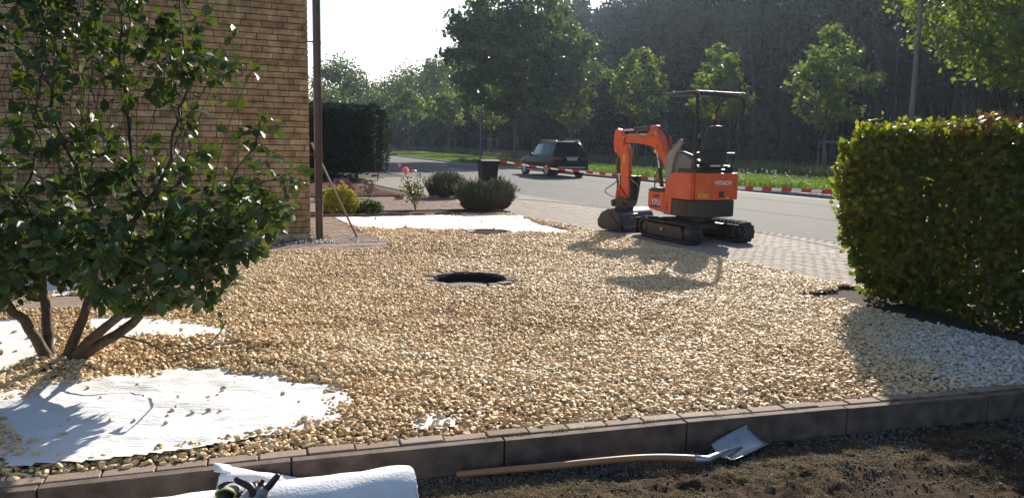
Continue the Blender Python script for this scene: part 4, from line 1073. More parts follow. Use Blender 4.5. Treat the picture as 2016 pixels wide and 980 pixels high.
# ================================================================== BIN, TAPE, POLES
binm = mat('bin plastic', (.012, .013, .016), (.018, .02, .024), scale=5, spec=.2, rough=.6, bump=.0006, bscale=50)
bn = thing('wheelie_bin', 'dark grey wheelie bin standing on the pavement behind the lavender', 'bin', (*gp(960, 379), 0), R(18))
m = MB(); zb = [(.0, .50, .22), (.06, .46, .24), (.9, .56, .30), (.96, .58, .32), (1.0, .58, .32)]
V = []; F = []
for (z, w, d) in [(.06, .22, .25), (.5, .25, .275), (.94, .275, .30), (.95, .295, .32), (1.0, .295, .32)]:
    V += [(-w, -d, z), (w, -d, z), (w, d, z), (-w, d, z)]
for i in range(4):
    for j in range(4): F.append((4 * i + j, 4 * i + (j + 1) % 4, 4 * i + 4 + (j + 1) % 4, 4 * i + 4 + j))
F += [(3, 2, 1, 0), (16, 17, 18, 19)]; m.add(V, F); m.build('body', binm, bn, bevel=.015)
m = MB(); m.prism([(-.33, 1.005), (.33, 1.005), (.33, 1.03), (.15, 1.07), (-.15, 1.07), (-.33, 1.03)], -.31, .31, 'x'); m.build('lid', binm, bn, bevel=.015)
m = MB(); m.tube([(-.25, .36, 1.0), (.25, .36, 1.0)], .018, 8)
for x in (-.25, .25): m.box((x, .33, .99), (.04, .08, .05))
m.build('handle', binm, bn)
m = MB(); m.box((.31, -.2, .98), (.05, .1, .06)); m.build('lid_hinge', binm, bn, bevel=.005)
for s in (-.24, .24):
    m = MB(); m.lathe([(0, -.03), (.1, -.03), (.1, .03), (0, .03)], (s, .26, .1), 'x', 18); m.build('wheel', rubber, bn)

TP = [at(984, 317, 25.2), at(1060, 329, 24.2), at(1150, 338.5, 22.8), at(1230, 347, 21.2), at(1300, 354, 20.0), at(1400, 365, 18.2), at(1480, 371, 16.6), at(1560, 374.5, 15.4), at(1660, 378, 14.0)]
Q = []
for i in range(len(TP) - 1):
    p0, p1, p2, p3 = TP[max(i - 1, 0)], TP[i], TP[i + 1], TP[min(i + 2, len(TP) - 1)]
    for t in np.linspace(0, 1, 12, endpoint=False): Q.append(.5 * ((2 * p1) + (p2 - p0) * t + (2 * p0 - 5 * p1 + 4 * p2 - p3) * t * t + (3 * p1 - p0 - 3 * p2 + p3) * t ** 3))
Q.append(TP[-1])
L = [0]
for a, b in zip(Q, Q[1:]): L.append(L[-1] + (b - a).length)
NP = int(L[-1] / .1); Vt = []; 
for k in range(NP + 1):
    s = k * .1; i = min(max(j for j in range(len(L)) if L[j] <= s), len(Q) - 2); f = (s - L[i]) / (L[i + 1] - L[i]); p = Q[i].lerp(Q[i + 1], f)
    d = (Q[i + 1] - Q[i]).normalized(); tw = .18 + .30 * math.sin(s * .9) + .25 * math.sin(s * .37 + 1); up = Matrix.Rotation(tw, 3, d) @ Vector((0, 0, 1)); w = .036
    nrm = d.cross(up).normalized() * .0006
    Vt.append([p - up * w + nrm, p + up * w + nrm, p + up * w - nrm, p - up * w - nrm])
tape_o = MB()
for k in range(NP):
    tape_o.mi = (k // 3) % 2; a, b = Vt[k], Vt[k + 1]
    tape_o.add(a + b, [(0, 4, 5, 1), (3, 2, 6, 7), (1, 5, 6, 2), (0, 3, 7, 4)])
to = tape_o.build('barrier_tape', [mat('tape red', (.62, .02, .02), (.55, .018, .018), scale=8, rough=.4, trans=.35), mat('tape white', (.8, .8, .8), (.75, .75, .75), scale=8, rough=.4, trans=.35)])
tag(to, 'red and white striped barrier tape stretched from the bin past the excavator to the hedge', 'barrier tape')

galv = mat('galvanised pole', (.13, .135, .14), (.18, .185, .19), scale=5, rough=.5, metal=.35)
# right lamp post on the far verge
def lamp_post(name, label, x, y, z0, h, r0, r1, arm_dir, arm=1.1):
    t = thing(name, label, 'lamp post', (x, y, z0)); m = MB(); m.tube([(0, 0, -.1), (0, 0, 1.2)], r0 * 1.25, 14); m.tube([(0, 0, 1.2), (0, 0, h)], [r0, r1], 14); m.build('pole', galv, t, smooth='auto')
    a = Vector((math.cos(arm_dir), math.sin(arm_dir), 0)); m = MB(); m.tube(arc_path([(0, 0, h - .1), (0, 0, h + .25), a * arm + Vector((0, 0, h + .45))], .4), r1 * .8, 10); m.build('arm', galv, t, smooth='auto')
    q = MB(M=Matrix.Translation(a * (arm + .3) + Vector((0, 0, h + .45))) @ Matrix.Rotation(arm_dir, 4, 'Z'))
    V = []; pf = [(-.38, .05, .04), (-.25, .11, .08), (.1, .15, .10), (.35, .10, .06), (.42, .03, .02)]; F = []
    for (x_, w, hh) in pf: V += [(x_, -w, 0), (x_, w, 0), (x_, w * .6, hh), (x_, -w * .6, hh)]
    for i in range(4):
        for j in range(4): F.append((4 * i + j, 4 * i + (j + 1) % 4, 4 * i + 4 + (j + 1) % 4, 4 * i + 4 + j))
    F += [(3, 2, 1, 0), (16, 17, 18, 19)]; q.add(V, F); q.build('lamp_head', galv, t, bevel=.01)
    return t
lamp_post('street_lamp', 'tall grey street lamp post rising behind the beech hedge by the wood', *xy(17.3, 21.98), .1, 9.5, .085, .055, R(200))
b = at(722, 210, 84); lamp_post('street_lamp', 'distant street lamp with curved arm above the clipped yew hedge', b.x, b.y, .1, 8.3, .10, .06, R(190), 1.0)
t = thing('sign_post', 'bare pale metal post on the verge behind the wheelie bin', 'post', (*[at(946, 300, 56.5).x, 56.5], .1))
m = MB(); m.tube([(0, 0, -.1), (0, 0, 3.95)], .07, 12); m.build('pole', galv, t, smooth='auto'); m = MB(); m.lathe([(.074, 3.93), (.074, 3.98), (0, 3.99)], k=12); m.build('cap', blackp, t)

# ================================================================== MANHOLES
mh = thing('manhole_ring', 'open round shaft ringed with split cobbles in the middle of the gravel', 'manhole', (HOLE1.x, HOLE1.y, 0))
cob = mat('split cobble', (1, 1, 1), (.7, .68, .66), scale=25, rough=.85, bump=.004, bscale=90, tone=[(.11, .085, .07), (.16, .125, .10), (.22, .18, .15), (.08, .065, .055)])
m = MB()
for k in range(20):
    a = 2 * math.pi * (k + random.uniform(-.1, .1)) / 20; m.t = random.random()
    m.box((.475 * math.cos(a), .475 * math.sin(a), -.018 + random.uniform(-.008, .008)), (.105, .128, .10), Matrix.Rotation(a + random.uniform(-.08, .08), 3, 'Z') @ Matrix.Rotation(random.uniform(-.06, .06), 3, 'X'))
m.build('cobble_ring', cob, mh, bevel=.014)
m = MB(); k_ = 32; V = []; F = []
for (r, z) in ((.425, .005), (.40, .005), (.40, -.30), (.43, -.30)): V += [(r * math.cos(2 * math.pi * j / k_), r * math.sin(2 * math.pi * j / k_), z) for j in range(k_)]
for i in range(3):
    for j in range(k_): F.append((i * k_ + j, i * k_ + (j + 1) % k_, (i + 1) * k_ + (j + 1) % k_, (i + 1) * k_ + j))
m.add(V, F); m.build('concrete_shaft', mat('dark concrete', (.03, .024, .02), (.05, .042, .036), scale=9, rough=1, spec=.03, bump=.004), mh, smooth='auto')
m = MB(); m.lathe([(0, -.14), (.398, -.14), (.398, -.09), (.34, -.07), (0, -.060)], k=32); m.build('lid', mat('shaft lid', (.045, .034, .028), (.10, .075, .056), scale=7, rough=.8, bump=.004), mh, smooth='auto')
mh2 = thing('manhole_ring', 'smaller dark round shaft beside the far white fleece', 'manhole', (HOLE2.x, HOLE2.y, 0))
m = MB(); V = []; F = []
for (r, z) in ((.45, -.03), (.44, .022), (.41, .022), (.405, -.2)): V += [(r * math.cos(2 * math.pi * j / k_), r * math.sin(2 * math.pi * j / k_), z) for j in range(k_)]
for i in range(3):
    for j in range(k_): F.append((i * k_ + j, i * k_ + (j + 1) % k_, (i + 1) * k_ + (j + 1) % k_, (i + 1) * k_ + j))
m.add(V, F); m.build('rim', MATS['dark concrete'], mh2, smooth='auto')
m = MB(); m.lathe([(0, -.10), (.40, -.10), (.40, .006), (0, .012)], k=32); m.build('lid', MATS['dark concrete'], mh2)

# ================================================================== TOOLS
wood = mat('ash handle', (.34, .16, .07), (.42, .22, .10), scale=3, rough=.45, bump=.0004, bscale=60, coat=.15)
oldwood = mat('weathered handle', (.28, .18, .115), (.36, .24, .16), scale=5, rough=.7)
def bz(px, py, z): return Vector((*gp(px, py, z), z))
shv = thing('shovel', 'long handled shovel lying on the soil with its worn grey blade against the kerb', 'shovel', tuple(bz(1376, 903, -.13)))
o0 = Vector(shv.location)
HP = [bz(903, 933, -.150), bz(990, 925, -.135), bz(1082, 917, -.118), bz(1170, 908, -.105), bz(1251, 901, -.10), bz(1318, 899.5, -.105), bz(1376, 903, -.13)]
Q = []
for i in range(len(HP) - 1):
    p0, p1, p2, p3 = HP[max(i - 1, 0)], HP[i], HP[i + 1], HP[min(i + 2, len(HP) - 1)]
    for t_ in np.linspace(0, 1, 6, endpoint=False): Q.append(.5 * ((2 * p1) + (p2 - p0) * t_ + (2 * p0 - 5 * p1 + 4 * p2 - p3) * t_ * t_ + (3 * p1 - p0 - 3 * p2 + p3) * t_ ** 3) - o0)
Q.append(HP[-1] - o0)
m = MB(); m.tube([Q[0] + (Q[0] - Q[1]).normalized() * .012] + Q, [.012] + [.0185] * (len(Q) - 5) + [.0195, .02, .0205, .021, .021], 14); m.build('handle', wood, shv, smooth='auto')
def kerb_ray(px, py, off):
    lo, hi = 3.0, 6.5
    for _ in range(40):
        mid = (lo + hi) / 2; p = at(px, py, mid)
        if p.y < ky(p.x) - off: lo = mid
        else: hi = mid
    return at(px, py, lo)
A = kerb_ray(1397, 880, .05); B = kerb_ray(1470, 841, .012); Cc = bz(1519, 877, -.15); D = bz(1437, 916, -.165)
n1, n2 = 14, 14; V = []; F = []
for i in range(n1):
    s = i / (n1 - 1)                                  # from the socket end to the cutting edge
    for j in range(n2):
        t_ = j / (n2 - 1)                             # far side to near side
        far = A.lerp(B, s); near = D.lerp(Cc, s); p = far.lerp(near, t_)
        nr = (B - A).cross(D - A).normalized(); nr = nr if nr.z > 0 else -nr
        dish = -.022 * (math.sin(math.pi * t_) ** .8) * (1 - s * .3) + (.020 if s == 0 else 0) + (.022 * (abs(t_ - .5) * 2) ** 4)
        rnd = 1 - (1 - min(s * 5, 1)) ** 2
        ctr = far.lerp(near, .5); p = ctr.lerp(p, .72 + .28 * rnd)
        V.append(p + nr * dish - o0)
        if i and j: F.append(((i - 1) * n2 + j - 1, (i - 1) * n2 + j, i * n2 + j, i * n2 + j - 1))
m = MB(); m.add(V, F)
shm = mat('worn steel blade', (.30, .31, .33), (.58, .58, .58), scale=9, rough=.32, rough2=.6, metal=.85, bump=.001, bscale=30, detail=8)
bl_ = m.build('blade', shm, shv, smooth=True); sm_ = bl_.modifiers.new('solid', 'SOLIDIFY'); sm_.thickness = .003
mid = (A + D) / 2; fw = ((B + Cc) / 2 - mid); nr = (B - A).cross(D - A).normalized(); nr = nr if nr.z > 0 else -nr
m = MB(); m.tube([HP[-1] - o0 - (HP[-1] - HP[-2]).normalized() * .03, HP[-1] - o0 + Vector((.05, .005, -.004)), mid + fw * .18 + nr * .012 - o0, mid + fw * .55 - nr * .012 - o0], [.0225, .021, .014, .004], 12)
m.build('socket', shm, shv, smooth=True)
# hoe / broom leaning on the downpipe
top = at(613, 281, 12.52); bot = Vector((*gp(703, 472), .02))
hb = thing('long_scraper', 'long handled scraper leaning against the brown downpipe', 'scraper', tuple(bot)); o0 = Vector(hb.location)
m = MB(); m.tube([top - o0, (top * .5 + bot * .5) - o0 + Vector((0, 0, .01)), bot - o0 + Vector((0, 0, .02))], .0165, 10); m.build('handle', oldwood, hb, smooth=True)
hc = Vector((*gp(695, 474), .02)) - o0
m = MB(); e1 = Vector((*gp(688, 466), .03)) - o0; e2 = Vector((*gp(708, 477), .03)) - o0; e3 = Vector((*gp(703, 482), .021)) - o0; e4 = Vector((*gp(686, 470), .021)) - o0
m.add([e1 + Vector((0, 0, .02)), e2 + Vector((0, 0, .02)), e3, e4, e1 + Vector((0, 0, .01)), e2 + Vector((0, 0, .01)), e3 - Vector((0, 0, .008)), e4 - Vector((0, 0, .008))], [(0, 1, 2, 3), (4, 7, 6, 5), (0, 4, 5, 1), (1, 5, 6, 2), (2, 6, 7, 3), (3, 7, 4, 0)])
m.build('head', mat('worn blade', (.2, .19, .18), (.3, .29, .28), scale=12, rough=.5, metal=.5), hb, bevel=.003)

# fleece rolls
fr = mat('fleece roll', (.82, .82, .82), (.70, .70, .71), scale=7, rough=.8, bump=.0032, bscale=75)
r1 = .148
a = Vector((*gp(400, 968, -.17 + 2 * r1 - .012), 0)); b = Vector((*gp(806, 914.5, -.17 + 2 * r1 - .012), 0)); d = (b - a).normalized()
nrm = Vector((-d.y, d.x, 0)); a2 = a - d * .9 - nrm * .05; b2 = b - nrm * .05
def roll(name, label, P0, P1, r, turns=5, seed=0, lay=None):
    rr = random.Random(seed); d = (P1 - P0).normalized(); L_ = (P1 - P0).length
    root = thing(name, label, 'fleece roll', tuple(P0))
    q = d.to_track_quat('X', 'Z').to_matrix(); n = 40; k = 40; V = []; F = []
    for i in range(n + 1):
        x = L_ * i / n; e = min(i, n - i)
        for j in range(k):
            t = 2 * math.pi * j / k
            ri = r * (1 - (.05 if e == 0 else 0)) + .004 * (float(fbm(x * 6 + seed * 9, t * 2.5)) - .5) * 2 + .0022 * math.sin(t * 3 + x * 9) + .0018 * math.sin(x * 31 + t * 5) + .0012 * math.sin(t * 11 + x * 15)
            V.append(q @ Vector((x + (.004 * math.sin(t * 4) if e < 2 else 0), ri * math.cos(t), ri * math.sin(t))))
        if i:
            for j in range(k): F.append(((i - 1) * k + j, (i - 1) * k + (j + 1) % k, i * k + (j + 1) % k, i * k + j))
    m = MB(); m.add(V, F); m.build('outer_layer', fr, root, smooth=True)
    # spiral layers seen at the ends
    for end, sgn in ((0, -1), (L_, 1)):
        V = []; F = []; ns = 240; tr = turns * 2 * math.pi
        for i in range(ns + 1):
            t = tr * i / ns; ri = r * (.22 + .72 * i / ns); dx = rr.uniform(-.002, .002)
            for (x, r_) in ((end - sgn * .03, ri), (end + sgn * (.002 + .004 * math.sin(t * .7)) + dx, ri), (end + dx, ri + r * .72 / turns * .55), (end - sgn * .03, ri + r * .72 / turns * .55)):
                V.append(q @ Vector((x, r_ * math.cos(t), r_ * math.sin(t))))
            if i:
                for w in range(3): F.append((4 * i - 4 + w, 4 * i - 3 + w, 4 * i + 1 + w, 4 * i + w))
        m = MB(); m.add(V, F); m.build('end_layers', fr, root, smooth=True)
    if lay:
        m = MB(); V = []; F = []
        for i in range(9):
            t = lay + i * .16
            for x in (-.0, L_ * .12): V.append(q @ Vector((x - .045 + .01 * (i > 5), (r + .008) * math.cos(t), (r + .008) * math.sin(t))))
            if i: F.append((2 * i - 2, 2 * i - 1, 2 * i + 1, 2 * i))
        m.add(V, F); o = m.build('loose_flap', fr, root, smooth=True); s = o.modifiers.new('solid', 'SOLIDIFY'); s.thickness = .003
    return root
roll('fleece_roll', 'thick roll of white fleece on the soil with gloves on top', Vector((a2.x, a2.y, -.17 + r1)), Vector((b2.x, b2.y, -.17 + r1)), r1, 6, 1)
q0 = at(432, 943, 3.56); q1 = at(700, 985, 3.72)
roll('fleece_roll', 'thin white fleece roll lying between the thick roll and the kerb', q0, q1, .066, 3, 2, lay=1.0)

# work gloves
gw = mat('glove knit', (.45, .43, .41), (.12, .115, .11), scale=26, rough=.85, bump=.0015, bscale=220)
gb = mat('glove rubber', (.015, .013, .015), (.035, .028, .03), scale=30, rough=.45, bump=.001, bscale=160)
gy = mat('glove cuff band', (.62, .50, .04), (.5, .4, .03), scale=20, rough=.8)
def spl(P, n=6):
    P = [Vector(p) for p in P]; Q = []
    for i in range(len(P) - 1):
        p0, p1, p2, p3 = P[max(i - 1, 0)], P[i], P[i + 1], P[min(i + 2, len(P) - 1)]
        for t in np.linspace(0, 1, n, endpoint=False): Q.append(.5 * ((2 * p1) + (p2 - p0) * t + (2 * p0 - 5 * p1 + 4 * p2 - p3) * t * t + (3 * p1 - p0 - 3 * p2 + p3) * t ** 3))
    return Q + [P[-1]]
def fat(m, P, r0, r1, tip=True, k=12):
    Q = spl(P); n = len(Q); r = [r0 + (r1 - r0) * i / (n - 1) for i in range(n)]
    if tip:
        e = (Q[-1] - Q[-2]).normalized(); Q += [Q[-1] + e * r1 * .6, Q[-1] + e * r1 * .95]; r += [r1 * .8, r1 * .35]
    m.tube(Q, r, k)
GY = 3.065
def gl(px, py, dy=0): return at(px, py, GY + dy)
def glove(label, base, palm, cuff, fingers, thumb, band):
    root = thing('work_glove', label, 'glove', tuple(base)); o = Vector(base)
    V = []; F = []; k = 18; C = spl([p for p, w, h in palm], 4); W_ = np.interp(np.linspace(0, len(palm) - 1, len(C)), range(len(palm)), [w for p, w, h in palm]); H_ = np.interp(np.linspace(0, len(palm) - 1, len(C)), range(len(palm)), [h for p, w, h in palm])
    side = None
    for i, c in enumerate(C):
        d = (C[min(i + 1, len(C) - 1)] - C[max(i - 1, 0)]).normalized(); l = d.cross(Vector(cuff)).normalized(); u = l.cross(d)
        for j in range(k):
            t = 2 * math.pi * j / k; wr = 1 + .07 * math.sin(3 * t + i * .9) + .05 * math.sin(5 * t - i * .6); V.append(c - o + l * W_[i] * math.cos(t) * wr + u * H_[i] * math.sin(t) * wr)
        if i:
            for j in range(k): F.append(((i - 1) * k + j, (i - 1) * k + (j + 1) % k, i * k + (j + 1) % k, i * k + j))
        if i == 0: ring = [V[j] for j in range(k)]
    F.append(tuple((len(C) - 1) * k + j for j in range(k)))
    m = MB(); m.add(V, F); p = m.build('palm', gw, root, smooth=True, sub=1); sm = p.modifiers.new('solid', 'SOLIDIFY'); sm.thickness = .003
    m = MB(); m.tube(ring + ring[:2], .0042, 8, caps=False); m.build('cuff_band', band, root, smooth=True)
    for (P, r0, r1) in fingers:
        m = MB(); fat(m, [q - o for q in P], r0, r1); m.build('finger', gb, root, smooth=True)
    m = MB(); fat(m, [q - o for q in thumb[0]], thumb[1], thumb[2]); m.build('thumb', gb, root, smooth=True)
glove('black and grey work glove with one finger raised on the fleece roll', gl(512, 978),
      [(gl(497, 1002, -.04), .044, .026), (gl(503, 988, -.02), .040, .026), (gl(509, 975), .042, .027), (gl(513, 966, .01), .040, .022), (gl(516, 960, .02), .028, .014)], (-.3, -.9, .35),
      [([gl(517, 968, .01), gl(530, 956, .015), gl(540, 944, .02), gl(546, 937, .02)], .016, .0125), ([gl(508, 962, .02), gl(513, 953, .03), gl(517, 946, .03)], .011, .009),
       ([gl(506, 966, .02), gl(502, 955, .05), gl(509, 950, .07), gl(515, 955, .07)], .013, .011), ([gl(500, 968, .02), gl(496, 957, .05), gl(503, 951, .08)], .013, .011)],
      ([gl(500, 984), gl(499, 970, -.01), gl(492, 957, .0), gl(479, 950, .01), gl(467, 944, .015)], .017, .0145), gw)
glove('work glove with yellow banded cuff opening beside the raised finger glove', gl(448, 975),
      [(gl(444, 976, -.07), .038, .030), (gl(450, 969, -.03), .036, .026), (gl(462, 962, .02), .036, .022), (gl(472, 958, .05), .034, .018), (gl(480, 956, .07), .024, .012)], (.1, -.35, .93),
      [([gl(470, 958, .05), gl(458, 953, .07), gl(444, 953, .08), gl(434, 958, .07)], .013, .011), ([gl(478, 957, .07), gl(484, 960, .10), gl(487, 966, .11)], .013, .011),
       ([gl(476, 960, .06), gl(482, 965, .07), gl(484, 972, .06)], .013, .011), ([gl(474, 955, .08), gl(480, 953, .12), gl(486, 955, .15)], .012, .010)],
      ([gl(456, 968, -.01), gl(463, 972, -.02), gl(470, 974, -.02)], .013, .011), gy)

# ================================================================== VEGETATION
bark = mat('bark', (.085, .062, .045), (.15, .115, .085), scale=14, rough=.9, bump=.004, bscale=45)
bark_s = mat('shrub bark', (.05, .034, .025), (.12, .085, .06), scale=22, rough=.85, bump=.002, bscale=90)
g_bush = mat('glossy leaf', (1, 1, 1), (.8, .85, .7), scale=30, rough=.42, rough2=.58, spec=.55, trans=.27, tcol=(1.7, 1.8, .4),
             tone=[(.040, .066, .026), (.058, .090, .029), (.080, .118, .034), (.050, .078, .027), (.13, .155, .040)])
g_hedge = mat('beech leaf', (1, 1, 1), (.85, .85, .7), scale=30, rough=.38, spec=.5, trans=.52, tcol=(1.7, 1.8, .4),
              tone=[(.055, .082, .016), (.085, .118, .020), (.120, .150, .024), (.095, .115, .020), (.18, .19, .03)])
g_autumn = mat('turning beech leaf', (1, 1, 1), (.85, .8, .7), scale=30, rough=.45, trans=.5, tcol=(1.35, 1.6, .4), tone=[(.20, .20, .03), (.15, .19, .028), (.28, .25, .035), (.33, .27, .04), (.18, .21, .03)])
g_dead = mat('brown beech leaf', (1, 1, 1), (.85, .8, .7), scale=30, rough=.55, trans=.3, tone=[(.20, .08, .03), (.13, .06, .03), (.26, .13, .04), (.09, .045, .025)])
g_tree = mat('tree leaf', (1, 1, 1), (.85, .9, .8), scale=3, rough=.42, trans=.40, tcol=(1.25, 1.4, .5),
             tone=[(.058, .090, .026), (.078, .115, .032), (.105, .140, .038), (.070, .10, .028), (.16, .175, .048)])
g_linden = mat('young tree leaf', (1, 1, 1), (.85, .9, .8), scale=3, rough=.5, trans=.5, tcol=(1.6, 1.75, .5),
               tone=[(.085, .120, .032), (.120, .155, .038), (.155, .185, .046), (.10, .13, .032), (.22, .225, .06)])
g_forest = mat('forest leaf', (1, 1, 1), (.8, .85, .8), scale=.3, rough=.9, trans=.2, spec=.08,
               tone=[(.010, .015, .010), (.020, .027, .015), (.034, .044, .020), (.055, .062, .026)])
g_yew = mat('yew needles', (1, 1, 1), (.8, .85, .8), scale=5, rough=.6, trans=.2, tone=[(.012, .026, .010), (.018, .036, .012), (.026, .048, .014), (.015, .030, .011)])
g_lav = mat('lavender leaf', (1, 1, 1), (.85, .85, .85), scale=5, rough=.7, trans=.25, tone=[(.085, .115, .070), (.12, .15, .085), (.15, .175, .11), (.10, .13, .08)])
g_lav2 = mat('lavender stem', (1, 1, 1), (.85, .85, .85), scale=5, rough=.8, trans=.1, tone=[(.12, .085, .07), (.19, .14, .115), (.15, .11, .09)])
g_yel = mat('golden leaf', (1, 1, 1), (.9, .9, .8), scale=9, rough=.5, trans=.4, tone=[(.28, .27, .03), (.38, .34, .04), (.20, .24, .03), (.45, .38, .05)])
g_box = mat('small shrub leaf', (1, 1, 1), (.85, .85, .8), scale=9, rough=.45, trans=.35, tone=[(.05, .10, .02), (.08, .14, .025), (.12, .17, .03)])
g_rose = mat('rose leaf', (1, 1, 1), (.9, .85, .8), scale=9, rough=.4, trans=.35, tone=[(.06, .10, .03), (.10, .15, .035), (.17, .19, .05), (.13, .09, .04)])
petal = mat('pink petal', (.80, .26, .30), (.85, .40, .42), scale=30, rough=.6, trans=.3)
petal_d = mat('faded petal', (.30, .05, .05), (.42, .12, .10), scale=30, rough=.7, trans=.2)

def leaves(P, ax, s, T=LEAF_T, F=LEAF_F, up=None, w=1.0):
    n = len(P); S = np.stack([s, s * w, s], 1)
    Rm = frames(ax, up=up)
    V, FF = scatter(T, F, P, Rm, S)
    return V, FF
def leafup(n, wob=.8):
    return np.stack([rng.normal(size=n) * wob, rng.normal(size=n) * wob, np.ones(n)], 1)

# ---- foreground shrub
B0 = Vector((*gp(130, 716), 0.0))
def bpts(px, py, Y, rx, ry, rd, n):
    c = at(px, py, Y); k = Y / 1523
    q = rng.normal(size=(n, 3)); q /= np.linalg.norm(q, axis=1, keepdims=True); q *= rng.random((n, 1)) ** .4
    return np.array([c.x, c.y, c.z]) + q * np.array([rx * k, rd, ry * k])
att = np.concatenate([
    bpts(140, 470, 5.2, 190, 100, .75, 330), bpts(300, 520, 5.0, 140, 85, .55, 230), bpts(430, 440, 5.3, 120, 90, .5, 190),
    bpts(520, 385, 5.5, 85, 70, .35, 95), bpts(508, 265, 5.6, 38, 55, .22, 40), bpts(578, 345, 5.6, 50, 30, .2, 30),
    bpts(40, 530, 5.0, 120, 50, .6, 90), bpts(390, 560, 5.0, 75, 50, .3, 55), bpts(30, 330, 5.2, 150, 130, .8, 150),
    bpts(230, 340, 5.4, 140, 90, .6, 90), bpts(380, 300, 5.5, 60, 80, .4, 35), bpts(300, 110, 5.5, 110, 110, .45, 75), bpts(100, 100, 5.3, 140, 130, .6, 110),
    bpts(395, 110, 5.5, 50, 50, .3, 22), bpts(455, 150, 5.5, 22, 45, .2, 7), bpts(-130, 400, 5.0, 130, 220, .8, 160), bpts(180, -80, 5.4, 220, 90, .6, 110)])
start = []
def stem(pix, Y0, Y1, parent=-1):
    """seed a stem along a hand-laid course; returns index of its last node"""
    pts = [at(x, y, Y0 + (Y1 - Y0) * i / (len(pix) - 1)) for i, (x, y) in enumerate(pix)]; last = parent
    for i in range(len(pts) - 1):
        n_ = max(1, int((pts[i + 1] - pts[i]).length / .07))
        for q in range(n_ + 1 if i == len(pts) - 2 else n_):
            p = pts[i].lerp(pts[i + 1], q / n_) + Vector((random.uniform(-.006, .006),) * 3); start.append((tuple(p), last)); last = len(start) - 1
    return last
def Yb_(px, py): return gp(px, py)[1]
stem([(97, 718), (92, 640), (85, 570), (78, 515), (70, 440)], 5.26, 5.3)
stem([(105, 720), (72, 665), (45, 628), (12, 598), (-30, 540)], 5.26, 4.9)
a_ = stem([(125, 718), (148, 665), (168, 610), (185, 550), (195, 500), (190, 420)], 5.24, 5.3)
stem([(196, 500), (250, 450), (290, 400)], 5.3, 5.5, a_ - 4)
stem([(135, 718), (178, 668), (212, 640), (240, 618), (300, 612), (350, 598), (400, 570)], 5.22, 5.0)
b_ = stem([(140, 720), (190, 680), (230, 658), (262, 635), (330, 560), (400, 470)], 5.2, 5.3)
tw = stem([(242, 660), (290, 672), (332, 697), (372, 690), (413, 677), (432, 655), (446, 632)], 5.05, 4.75, b_ - 12)
nstart = len(start)
pos, Pa = grow(start, att, step=.062, infl=.75, kill=.09, iters=70, maxn=7000)
# straight upright whips rising out of the crown
wp_, wq_ = [], []
cand = np.where((pos[:, 2] > 1.15) & (pos[:, 2] < 2.1) & (pos[:, 0] < -1.95) & (np.arange(len(pos)) > nstart))[0]
for c_ in rng.choice(cand, 75, replace=False):
    L_ = rng.uniform(.4, 1.25); d_ = np.array([rng.normal() * .20, rng.normal() * .12, 1.0]); d_ /= np.linalg.norm(d_); k_n = int(L_ / .07); last = int(c_); p_ = pos[c_].copy()
    cur = rng.normal(size=3) * .02
    for q_ in range(k_n):
        d_ = d_ + cur + rng.normal(size=3) * .03; d_ /= np.linalg.norm(d_); p_ = p_ + d_ * .07; wp_.append(p_.copy()); wq_.append(last); last = len(pos) + len(wp_) - 1
n_old = len(pos); pos = np.concatenate([pos, np.array(wp_)]); Pa = np.concatenate([Pa, np.array(wq_)])
r, ch = radii(pos, Pa, tip=.0025, ex=2.25, rmax=.05)
ii = np.arange(len(pos)); r = np.where((ii < nstart) & (pos[:, 2] < .75), np.maximum(r, .012 + .032 * np.exp(-pos[:, 2] * 1.3) * (ii < b_ - 8)), r)
r[b_ + 1:tw + 1] = np.linspace(.008, .004, tw - b_)
# thin upright whips
bush = thing('leafy_shrub', 'large glossy leaved shrub with several crooked stems before the brick wall', 'shrub', tuple(B0))
pos_l = pos - np.array(B0)
V, F = skeleton_mesh(pos_l, Pa, r, 6)
np_mesh('trunk', [(V, F, None, 0)], bark_s, parent=bush, smooth=True)
par = pos[np.maximum(Pa, 0)]; dirs = pos - par; dirs[Pa < 0] = (0, 0, 1)
thin = np.where((r < .0065) & (ii >= nstart))[0]
wgt = np.clip((2.1 - pos[thin, 2]) / 1.1, .50, 1.0) * np.clip(.25 + 1.6 * fbm(pos[thin, 0] * 2.6 + 4, pos[thin, 2] * 2.6) - .2, .35, 1.1) * np.clip(.62 + (pos[thin, 2] - .9) * .5, .66, 1)
nl = rng.poisson(5.3 * wgt * np.where(ch[thin] == 0, 2.0, .95) * np.where(thin >= n_old, np.where(ch[thin] == 0, 1.2, .16), 1)); idx = np.repeat(thin, nl); n = len(idx)
q = rng.normal(size=(n, 3)); q /= np.linalg.norm(q, axis=1, keepdims=True); d0 = dirs[idx] / (np.linalg.norm(dirs[idx], axis=1, keepdims=True) + 1e-6)
ax = q * .9 + d0 * .7 + np.array([0, 0, -.25])
P = pos_l[idx] + d0 * rng.uniform(-.03, .03, (n, 1)) + q * .012
s = rng.uniform(.045, .118, n)
V, F = leaves(P, ax, s, BIG_T, BIG_TRI, up=leafup(n, .75), w=1.05)
print('bush nodes', len(pos), 'leaves', n)
lf = (V, F, np.repeat(rng.random(n), len(BIG_T)), 0)
# red brown buds on the whip tips
tips = np.where((ch == 0) & (pos[:, 2] > 1.9))[0][:90]; IV, IF = ico(0)
V, F = scatter(IV, IF, pos_l[tips], rot_rand(len(tips)), rng.uniform(.004, .009, len(tips)))
np_mesh('foliage', [lf, (V, F, None, 1)], [g_bush, mat('bud', (.18, .06, .04), (.25, .10, .05), scale=20, rough=.6)], parent=bush, smooth=True)

